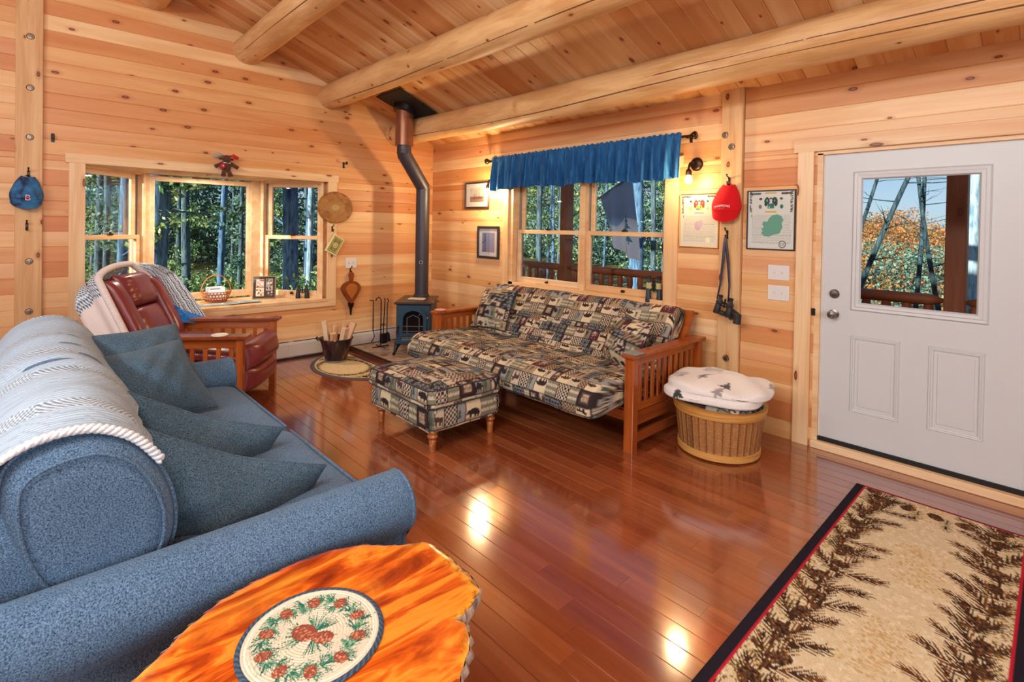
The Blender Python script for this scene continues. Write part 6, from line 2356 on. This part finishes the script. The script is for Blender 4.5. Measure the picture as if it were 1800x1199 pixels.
# ------------------------------------------------------------------ caps
def cap(name, label, M, cloth, brim, scale=1.0, squash=1.0, dent=0.0):
    """local: crown hangs from its back at the top (y up), dome out along z, brim downwards"""
    t = thing(name, label, 'cap')
    t.matrix_world = M
    n, m = 44, 40
    rows = []
    for i in range(n):
        f = i / (n - 1)                      # 0 top (rear strap) .. 1 brow
        row = []
        wdt = .042 + .070 * math.sin(min(1, f * 1.12) * PI / 2) ** .9
        dep = .012 + .085 * math.sin(min(1, .12 + f * .95) * PI * .62)
        yy = .0 - .20 * f
        for j in range(m + 1):
            a = PI * j / m
            d_ = dep * math.sin(a) ** .75 if 0 < j < m else 0
            d_ = d_ * (1 - dent * math.sin(5 * a + 7 * f) * .22)
            row.append((wdt * math.cos(a) * (1 + .02 * math.sin(f * 9)), yy - .010 * math.sin(a), d_ * squash))
        rows.append(row)
    crown = loft_grid('crown', np.array(rows) * scale, cloth, t, thick=.003)
    b = MB()
    for j in (m // 2, m // 4, 3 * m // 4):
        b.tube([tuple(scale * x for x in rows[i][j]) for i in range(2, n, 3)], .0018, 5)
    b.build('panel_seam', cloth, crown)
    # brim: a curved shelf folding down from the brow
    rows2 = []
    for i in range(24):
        f = i / 23
        row = []
        for j in range(41):
            a = PI * j / 40
            w_ = .112 * (1 - .05 * f)
            ex_ = .095 * f * math.sin(a) ** .55 if 0 < j < 40 else 0
            row.append((w_ * math.cos(a), -.20 - .008 * math.sin(a) - ex_, (.083 * math.sin(a) ** .75 if 0 < j < 40 else 0) * squash * (1 - .35 * f) + .012 * f * math.sin(a)))
        rows2.append(row)
    loft_grid('brim', np.array(rows2) * scale, brim, t, thick=.004)
    MB().tube([(-.02 * scale, 0, .010), (0, .012 * scale, .014), (.02 * scale, 0, .010)], .004, 6).build('strap', cloth, t)
    return t, rows, rows2
red = heather('red_twill', (196, 18, 24), (216, 30, 34), 300, .8, .1)
blue = G('blue_twill', .75)
v = blue.obj(False)
blue.color(blue.ramp(blue.noise(v, 14, 3), [(.38, L4((20, 34, 66))), (.5, L4((34, 88, 138))), (.68, L4((40, 116, 164)))]))
def on_rows(rows, x, y):
    """depth of the cap surface at (x, y)"""
    best = min((p for r in rows for p in r), key=lambda p: (p[0] - x) ** 2 + (p[1] - y) ** 2 - p[2] * 1e-4)
    return best[2]
def text_mesh(s, size):
    cu_ = bpy.data.curves.new('lettering', 'FONT')
    cu_.body = s
    cu_.size = size
    cu_.align_x = 'CENTER'
    cu_.align_y = 'CENTER'
    ob = bpy.data.objects.new('lettering', cu_)
    COL.objects.link(ob)
    dg = bpy.context.evaluated_depsgraph_get()
    me = bpy.data.meshes.new_from_object(ob.evaluated_get(dg))
    bpy.data.objects.remove(ob, do_unlink=True)
    return me
def letters(parent, s, size, cx, cy, rows, mat, arc=0.0, name='lettering', off=.0045, shear=0.0):
    me = text_mesh(s, size)
    bm = bmesh.new()
    bm.from_mesh(me)
    bmesh.ops.triangulate(bm, faces=bm.faces)
    for v_ in bm.verts:
        x, y = v_.co.x, v_.co.y
        y2 = cy + y - arc * x * x + shear * x
        v_.co = (cx + x, y2, on_rows(rows, cx + x, y2) + off)
    bm.to_mesh(me)
    bm.free()
    return link(name, me, mat, parent)
Mr = rotm((4.236, -.052, 1.925), (1, 0, .10), (-.10, -.05, 1), None)
tcap, r1, r2 = cap('baseball_cap', 'red baseball cap hanging on the door post', frame_m((4.236, -.05, 1.925), Vector((1, 0, -.08)).normalized(), Vector((.08, 0, 1)).normalized(), (0, -1, 0)), red, red)
wht = plain('white_thread', (236, 230, 228), .7)
letters(tcap, 'CHAMPIONS', .0235, -.006, -.176, r1, wht, arc=2.2, shear=.12)
letters(tcap, '*  *  *', .016, -.002, -.196, r1, wht, arc=1.5, name='stars', shear=.12)
tb_, r1b, r2b = cap('baseball_cap', 'blue baseball cap hanging on the bolted post', frame_m((.05, -4.155, 1.915), Vector((0, 1, -.05)).normalized(), Vector((0, .05, 1)).normalized(), (1, 0, 0)), blue.m, blue.m, scale=.92, dent=.5)
letters(tb_, 'B', .064, .008, -.186, [[tuple(.92 * x for x in p) for p in r] for r in r1b + r2b], wht, name='letter_outline', off=.012)
letters(tb_, 'B', .050, .008, -.186, [[tuple(.92 * x for x in p) for p in r] for r in r1b + r2b], plain('red_thread', (206, 30, 50), .7), name='letter', off=.0145)

# ------------------------------------------------------------------ binoculars
def binocular(label, M, h=.16, sep=.062, body='black_rubber', barrel='black_rubber', name='binoculars'):
    """standing on the wide lenses; local z up"""
    t = thing(name, label, 'binoculars')
    t.matrix_world = M
    for sx in (-1, 1):
        x = sx * sep / 2
        MB().lathe([(0, 0), (.027, 0), (.029, .006), (.025, .05), (.021, h * .52)], 20, (x * 1.12, 0, 0)).build('barrel', barrel, t, smooth='auto')
        MB().box(x - .025, x + .025, -.022, .022, h * .48, h * .74, .010).build('prism_housing', body, t)
        MB().lathe([(.017, h * .72), (.017, h * .80), (.0135, h * .83), (.0155, h * .9), (.018, h), (.012, h), (.010, h * .97)], 18, (x, 0, 0)).build('eyepiece', 'black_rubber', t, smooth='auto')
    b = MB().tube([(0, 0, h * .4), (0, 0, h * .86)], .0075, 12).box(-.03, .03, -.006, .006, h * .60, h * .68).box(-.03, .03, -.005, .005, h * .44, h * .50)
    b.build('hinge', 'black', t)
    return t
Bz = Matrix.Translation
binocular('black binoculars standing on the bay window sill', Bz((-.19, -1.73, .656)) @ Matrix.Rotation(math.radians(62), 4, 'Z'), h=.155, sep=.09)
binocular('tan and black binoculars standing on the window stool behind the futon', Bz((3.525, .025, .886)) @ Matrix.Rotation(math.radians(12), 4, 'Z'), h=.245, sep=.092, body=plain('tan_rubber', (176, 164, 112), .6), barrel=plain('navy_rubber', (40, 54, 70), .45))
hb_ = binocular('black binoculars hanging by a strap on the door post', frame_m((4.24, -.095, 1.005), Vector((1, 0, -.12)).normalized(), (0, -.35, .94) if False else Vector((-.12 * .9, -.45, -.9)).normalized(), Vector((1, 0, -.12)).normalized().cross(Vector((-.108, -.45, -.9)).normalized())), h=.15, sep=.085)
hb_.matrix_world = frame_m((4.238, -.135, .885), Vector((.97, .0, -.2)).normalized(), Vector((.0, 1, .0)), Vector((.97, .0, -.2)).normalized().cross(Vector((0, 1, 0))))
inv = hb_.matrix_world.inverted()
b = MB()
for pts in ([(4.222, -.075, 1.50), (4.205, -.07, 1.30), (4.19, -.075, 1.12), (4.178, -.10, 1.00)], [(4.224, -.075, 1.50), (4.244, -.066, 1.32), (4.262, -.07, 1.12), (4.268, -.10, .985)]):
    b.tube([tuple(inv @ Vector(p)) for p in pts], [.012, .012, .009, .006], 8, flat=.35, up=(1, 0, 0))
b.build('strap', plain('navy_strap', (34, 38, 62), .6), hb_, smooth=True)
b = MB().box(-.03, .03, -.03, .03, .0, .03, .012)
b.tube([(.06, .02, .05), (.12, -.0, .03), (.125, -.0, -.03)], [.022, .03, .03], 10)
b.build('lens_cap', 'black_rubber', hb_, smooth='auto')

# ------------------------------------------------------------------ plush moose over the bay
pm = thing('plush_moose', 'small brown plush moose hung above the bay window', 'plush toy', (.065, -2.64, 2.135))
pl = heather('brown_plush', (58, 32, 26), (112, 68, 48), 150, sheen=.2)
b = MB()
b.ball((0, 0, 0), (.04, .048, .058)).ball((.018, 0, .078), (.036, .040, .044)).ball((.048, 0, .062), (.026, .028, .026))
for sy in (-1, 1):
    b.tube([(.01, sy * .035, .035), (.02, sy * .075, .012), (.025, sy * .108, -.008)], [.020, .018, .020], 10)
    b.tube([(.012, sy * .022, -.045), (.022, sy * .030, -.075), (.03, sy * .033, -.098)], [.020, .021, .026], 10)
    b.ball((.0, sy * .052, .082), (.012, .022, .012))
b.build('body', pl, pm, smooth=True)
for sy, c_ in ((-1, (150, 150, 146)), (1, (190, 30, 32))):
    b = MB().tube([(0, sy * .025, .112), (.0, sy * .055, .118), (0, sy * .09, .108)], [.010, .012, .018], 8).ball((0, sy * .095, .105), (.016, .026, .020)).ball((0, sy * .07, .125), (.012, .016, .014))
    b.build('antler', plain('antler_felt', c_, .8), pm, smooth=True)
MB().tube([(.03 * math.cos(a) + .01, .036 * math.sin(a), .038) for a in np.linspace(0, 2 * PI, 20, endpoint=False)], .006, 8, closed=True).build('collar', 'sherpa', pm, smooth=True)
MB().ball((.045, -.045, .0), (.016, .028, .030)).build('heart', plain('red_felt', (170, 26, 36), .8), pm, smooth=True)
MB().ball((.060, -.043, .004), (.006, .009, .009)).build('heart_patch', plain('pink_felt', (226, 170, 176), .8), pm, smooth=True)

# ------------------------------------------------------------------ wicker tray, plaque, bellows
wk = thing('wicker_tray', 'round coiled wicker tray hanging at the bay casing', 'tray', (.03, -1.435, 1.755))
straw = wood('straw', [(0, (190, 142, 84)), (.5, (158, 106, 56)), (1, (206, 166, 110))], rough=.7, fine=.2)
b = MB()
for k in range(13):
    r = .022 + k * .0138
    b.tube([(.004 * math.sin(a * 11 + k) + .002 * k * .5, r * 1.10 * math.cos(a), r * .92 * math.sin(a)) for a in np.linspace(0, 2 * PI, 72, endpoint=False)], .0075, 6, closed=True)
b.build('coil', straw, wk, smooth=True)
b = MB()
for k in range(30):
    a = 2 * PI * k / 30
    b.tube([(.014, .012 * math.cos(a), .010 * math.sin(a)), (.017, .11 * math.cos(a), .092 * math.sin(a))], .0028, 5)
b.build('spoke', plain('pale_straw', (206, 166, 106), .7), wk)
b = MB().tube([(.008, .212 * math.cos(a), .178 * math.sin(a)) for a in np.linspace(0, 2 * PI, 80, endpoint=False)], .012, 8, closed=True)
b.build('rim', straw, wk, smooth=True)
MB().tube([(.0, -.065, .162), (.008, -.02, .185), (.008, .02, .185), (.0, .055, .165)], .008, 8).build('handle', plain('dark_straw', (110, 68, 36), .7), wk, smooth=True)

pq = thing('plaque', 'tilted cream plaque with ornate green print on the bay casing', 'plaque')
ang_ = math.radians(-28)
pq.matrix_world = frame_m((.028, -1.437, 1.30), (0, 1, 0), (0, 0, 1), (1, 0, 0)) @ Matrix.Rotation(math.radians(-30), 4, 'Z')
MB().box(-.075, .075, -.115, .115, -.004, .03, .004).build('block', plain('cream_block', (206, 194, 140), .5), pq)
cv = Canvas(.13, .20, 420, (182, 172, 104))
for q, c_ in ((.0, (196, 186, 122)), (.008, (92, 92, 44)), (.014, (176, 168, 100)), (.024, (108, 104, 54))):
    cv.rect(q, .13 - q, q, .20 - q, c_)
for i in range(220):
    a = i * .41
    cv.ell(.065 + .04 * math.cos(a) * (i % 7) / 6, .10 + .072 * math.sin(a * 1.3) * (i % 5) / 4, .004, .0025, random.Random(i).choice([(206, 196, 132), (84, 86, 40), (150, 142, 80)]), a)
cv.ell(.065, .10, .036, .042, (196, 186, 120))
cv.ell(.065, .10, .036, .042, (92, 90, 44), 0, .14)
cv.ell(.065, .10, .018, .024, (120, 116, 60), 0, .3)
sheet('print', cv, 'print_paper', pq, Matrix.Translation((0, 0, .0308)))

bl_ = thing('fire_bellows', 'carved brown wooden fire bellows on the wall by the stove', 'bellows', (.012, -1.218, .70))
belw = plain('bellows_leather', (120, 62, 28), .35, var=.3, scale=14)
def heart(w, h0, n=48):
    pts = []
    for i in range(n):
        a = 2 * PI * i / n
        y = math.cos(a - PI / 2)
        z = math.sin(a - PI / 2)
        wz = w * (1 if z > 0 else (1 - .62 * (-z) ** 1.3))
        pts.append((y * wz, (z * h0 * (.62 if z > 0 else 1.25))))
    return pts
sec = heart(.122, .15)
b = MB().prism([(y, z + .06) for y, z in sec], .0, .012, 'x')
b.build('rear_board', 'dark_oak', bl_)
b = MB().prism([(y * .93, z * .95 + .06) for y, z in sec], .012, .034, 'x')
b.build('gusset', belw, bl_)
b = MB().prism([(y, z + .06) for y, z in sec], .034, .046, 'x')
b.build('front_board', wood('bellows_wood', [(0, (140, 74, 32)), (1, (122, 60, 26))], rough=.25, coat=.4), bl_)
b = MB().prism([(y * .62, z * .66 + .062) for y, z in sec], .0465, .0475, 'x')
b.build('carving', plain('bellows_carving', (168, 96, 40), .35, var=.35, scale=40), bl_)
MB().prism([(-.016, .14), (.016, .14), (.022, .19), (.03, .225), (.024, .255), (.0, .268), (-.024, .255), (-.03, .225), (-.022, .19)], .006, .044, 'x').build('handle', 'dark_oak', bl_)
b = MB().lathe([(.040, -.12), (.034, -.16), (.022, -.175), (.016, -.20), (.009, -.27), (0, -.272)], 14, (.024, 0, 0))
b.build('nozzle', 'bronze', bl_, smooth='auto')

# ------------------------------------------------------------------ on the bay sill
SZ = .657
wb = thing('wicker_basket', 'small wicker basket with loop handle on the bay sill', 'basket', (-.44, -2.60, SZ))
wkm = wood('willow', [(0, (186, 122, 66)), (1, (158, 94, 46))], rough=.5, fine=.2)
b = MB()
for (r, z) in ((.105, .008), (.125, .05), (.142, .09), (.150, .115)):
    b.tube([(r * .8 * math.cos(a), r * math.sin(a), z) for a in np.linspace(0, 2 * PI, 40, endpoint=False)], .0055, 6, closed=True)
b.build('ring', wkm, wb, smooth=True)
b = MB()
for k in range(26):
    for s_ in (-1, 1):
        a0, a1 = 2 * PI * k / 26, 2 * PI * k / 26 + s_ * .38
        b.tube([(.105 * .8 * math.cos(a0), .105 * math.sin(a0), .008), (.13 * .8 * math.cos((a0 + a1) / 2), .13 * math.sin((a0 + a1) / 2), .06), (.150 * .8 * math.cos(a1), .150 * math.sin(a1), .115)], .0035, 5)
b.build('weave', wkm, wb, smooth=True)
MB().lathe([(0, .004), (.10, .004), (.10, .010), (0, .010)], 30, sx=.8).build('floor_disc', wkm, wb)
for dx in (-.004, .004):
    MB().tube([(dx, .150 * math.cos(a), .11 + .19 * math.sin(a)) for a in np.linspace(0, PI, 30)], .006, 6).build('handle', wkm, wb, smooth=True)
cv = Canvas(.17, .15, 420, (222, 220, 222))
rng = random.Random(5)
cv.rect(.02, .12, .118, .135, (130, 150, 184))
for i in range(9):
    cv.rect(.02, .02 + rng.uniform(.06, .12), .02 + i * .010, .024 + i * .010, (190, 180, 190))
cv.rect(.0, .17, .0, .03, (226, 160, 150))
for k, (dx, a, lab) in enumerate(((-.02, .16, 'white leaflet standing in front inside the wicker basket'), (.02, .05, 'white leaflet standing behind inside the wicker basket'))):
    t = thing('leaflet', lab, 'leaflet', (-.44 - .03 + .05 * k, -2.61 + .015 * k, SZ + .095))
    o = sheet('paper', cv, 'print_paper', t, None)
    o.matrix_local = Matrix.Rotation(math.radians(90), 4, 'Z') @ Matrix.Rotation(math.radians(80 - 8 * k), 4, 'X')
    md = o.modifiers.new('thickness', 'SOLIDIFY')
    md.thickness = .002
# collage photo frame on the sill
cv = Canvas(.235, .26, 330, (60, 40, 36))
for (x0, x1, y0, y1, c_) in ((.03, .115, .14, .23, (196, 150, 136)), (.03, .115, .03, .13, (206, 190, 160)), (.135, .21, .15, .235, (150, 150, 130)), (.135, .21, .095, .145, (170, 160, 160)), (.135, .21, .025, .085, (70, 56, 52))):
    cv.rect(x0, x1, y0, y1, c_)
    for i in range(12):
        cv.ell(rng.uniform(x0 + .01, x1 - .01), rng.uniform(y0 + .01, y1 - .01), .009, .011, rng.choice([(110, 50, 46), (226, 214, 200), (80, 66, 60), (190, 150, 130)]))
Mf = frame_m((-.37, -2.115, SZ + .125), Vector((.42, .907, 0)).normalized(), Vector((-.26, .12, .96)).normalized(), Vector((.42, .907, 0)).normalized().cross(Vector((-.26, .12, .96)).normalized()))
exf = Vector((.35, .937, 0)).normalized()
eyf = Vector((-.22, .085, .97))
eyf = (eyf - exf * eyf.dot(exf)).normalized()
framed('photo_frame', 'wooden collage photo frame standing on the bay sill', 'picture', frame_m((-.40, -2.10, SZ + .130), exf, eyf, exf.cross(eyf)), .255, .275, .013, plain('weathered_frame', (132, 112, 72), .5), cv, depth=.016)
# brochures lying on the sill
for k, (x, y, w_, h_, a, c_, lab) in enumerate(((-.20, -2.78, .20, .13, .1, (150, 176, 186), 'blue grey brochure lying nearest the recliner on the bay sill'), (-.18, -2.62, .22, .14, -.15, (176, 190, 192), 'pale brochure in the middle of the bay sill'), (-.17, -2.45, .24, .15, .2, (140, 160, 164), 'folded newspaper beside the wicker basket on the bay sill'), (-.16, -2.32, .2, .12, -.1, (156, 172, 178), 'grey pamphlet closest to the photo frame on the bay sill'))):
    cv = Canvas(w_, h_, 260, c_)
    for i in range(7):
        cv.rect(.02, w_ - .02 - rng.uniform(0, .06), .015 + i * h_ / 8, .015 + i * h_ / 8 + .005, (92, 112, 122))
    cv.rect(w_ * .55, w_ * .9, h_ * .5, h_ * .85, (206, 214, 214))
    t = thing('brochure', lab, 'paper', (x, y, SZ + .004 + .004 * k), a + 1.57, group='papers on the bay sill')
    o = sheet('cover', cv, 'print_paper', t, None)
    md = o.modifiers.new('thickness', 'SOLIDIFY')
    md.thickness = .003
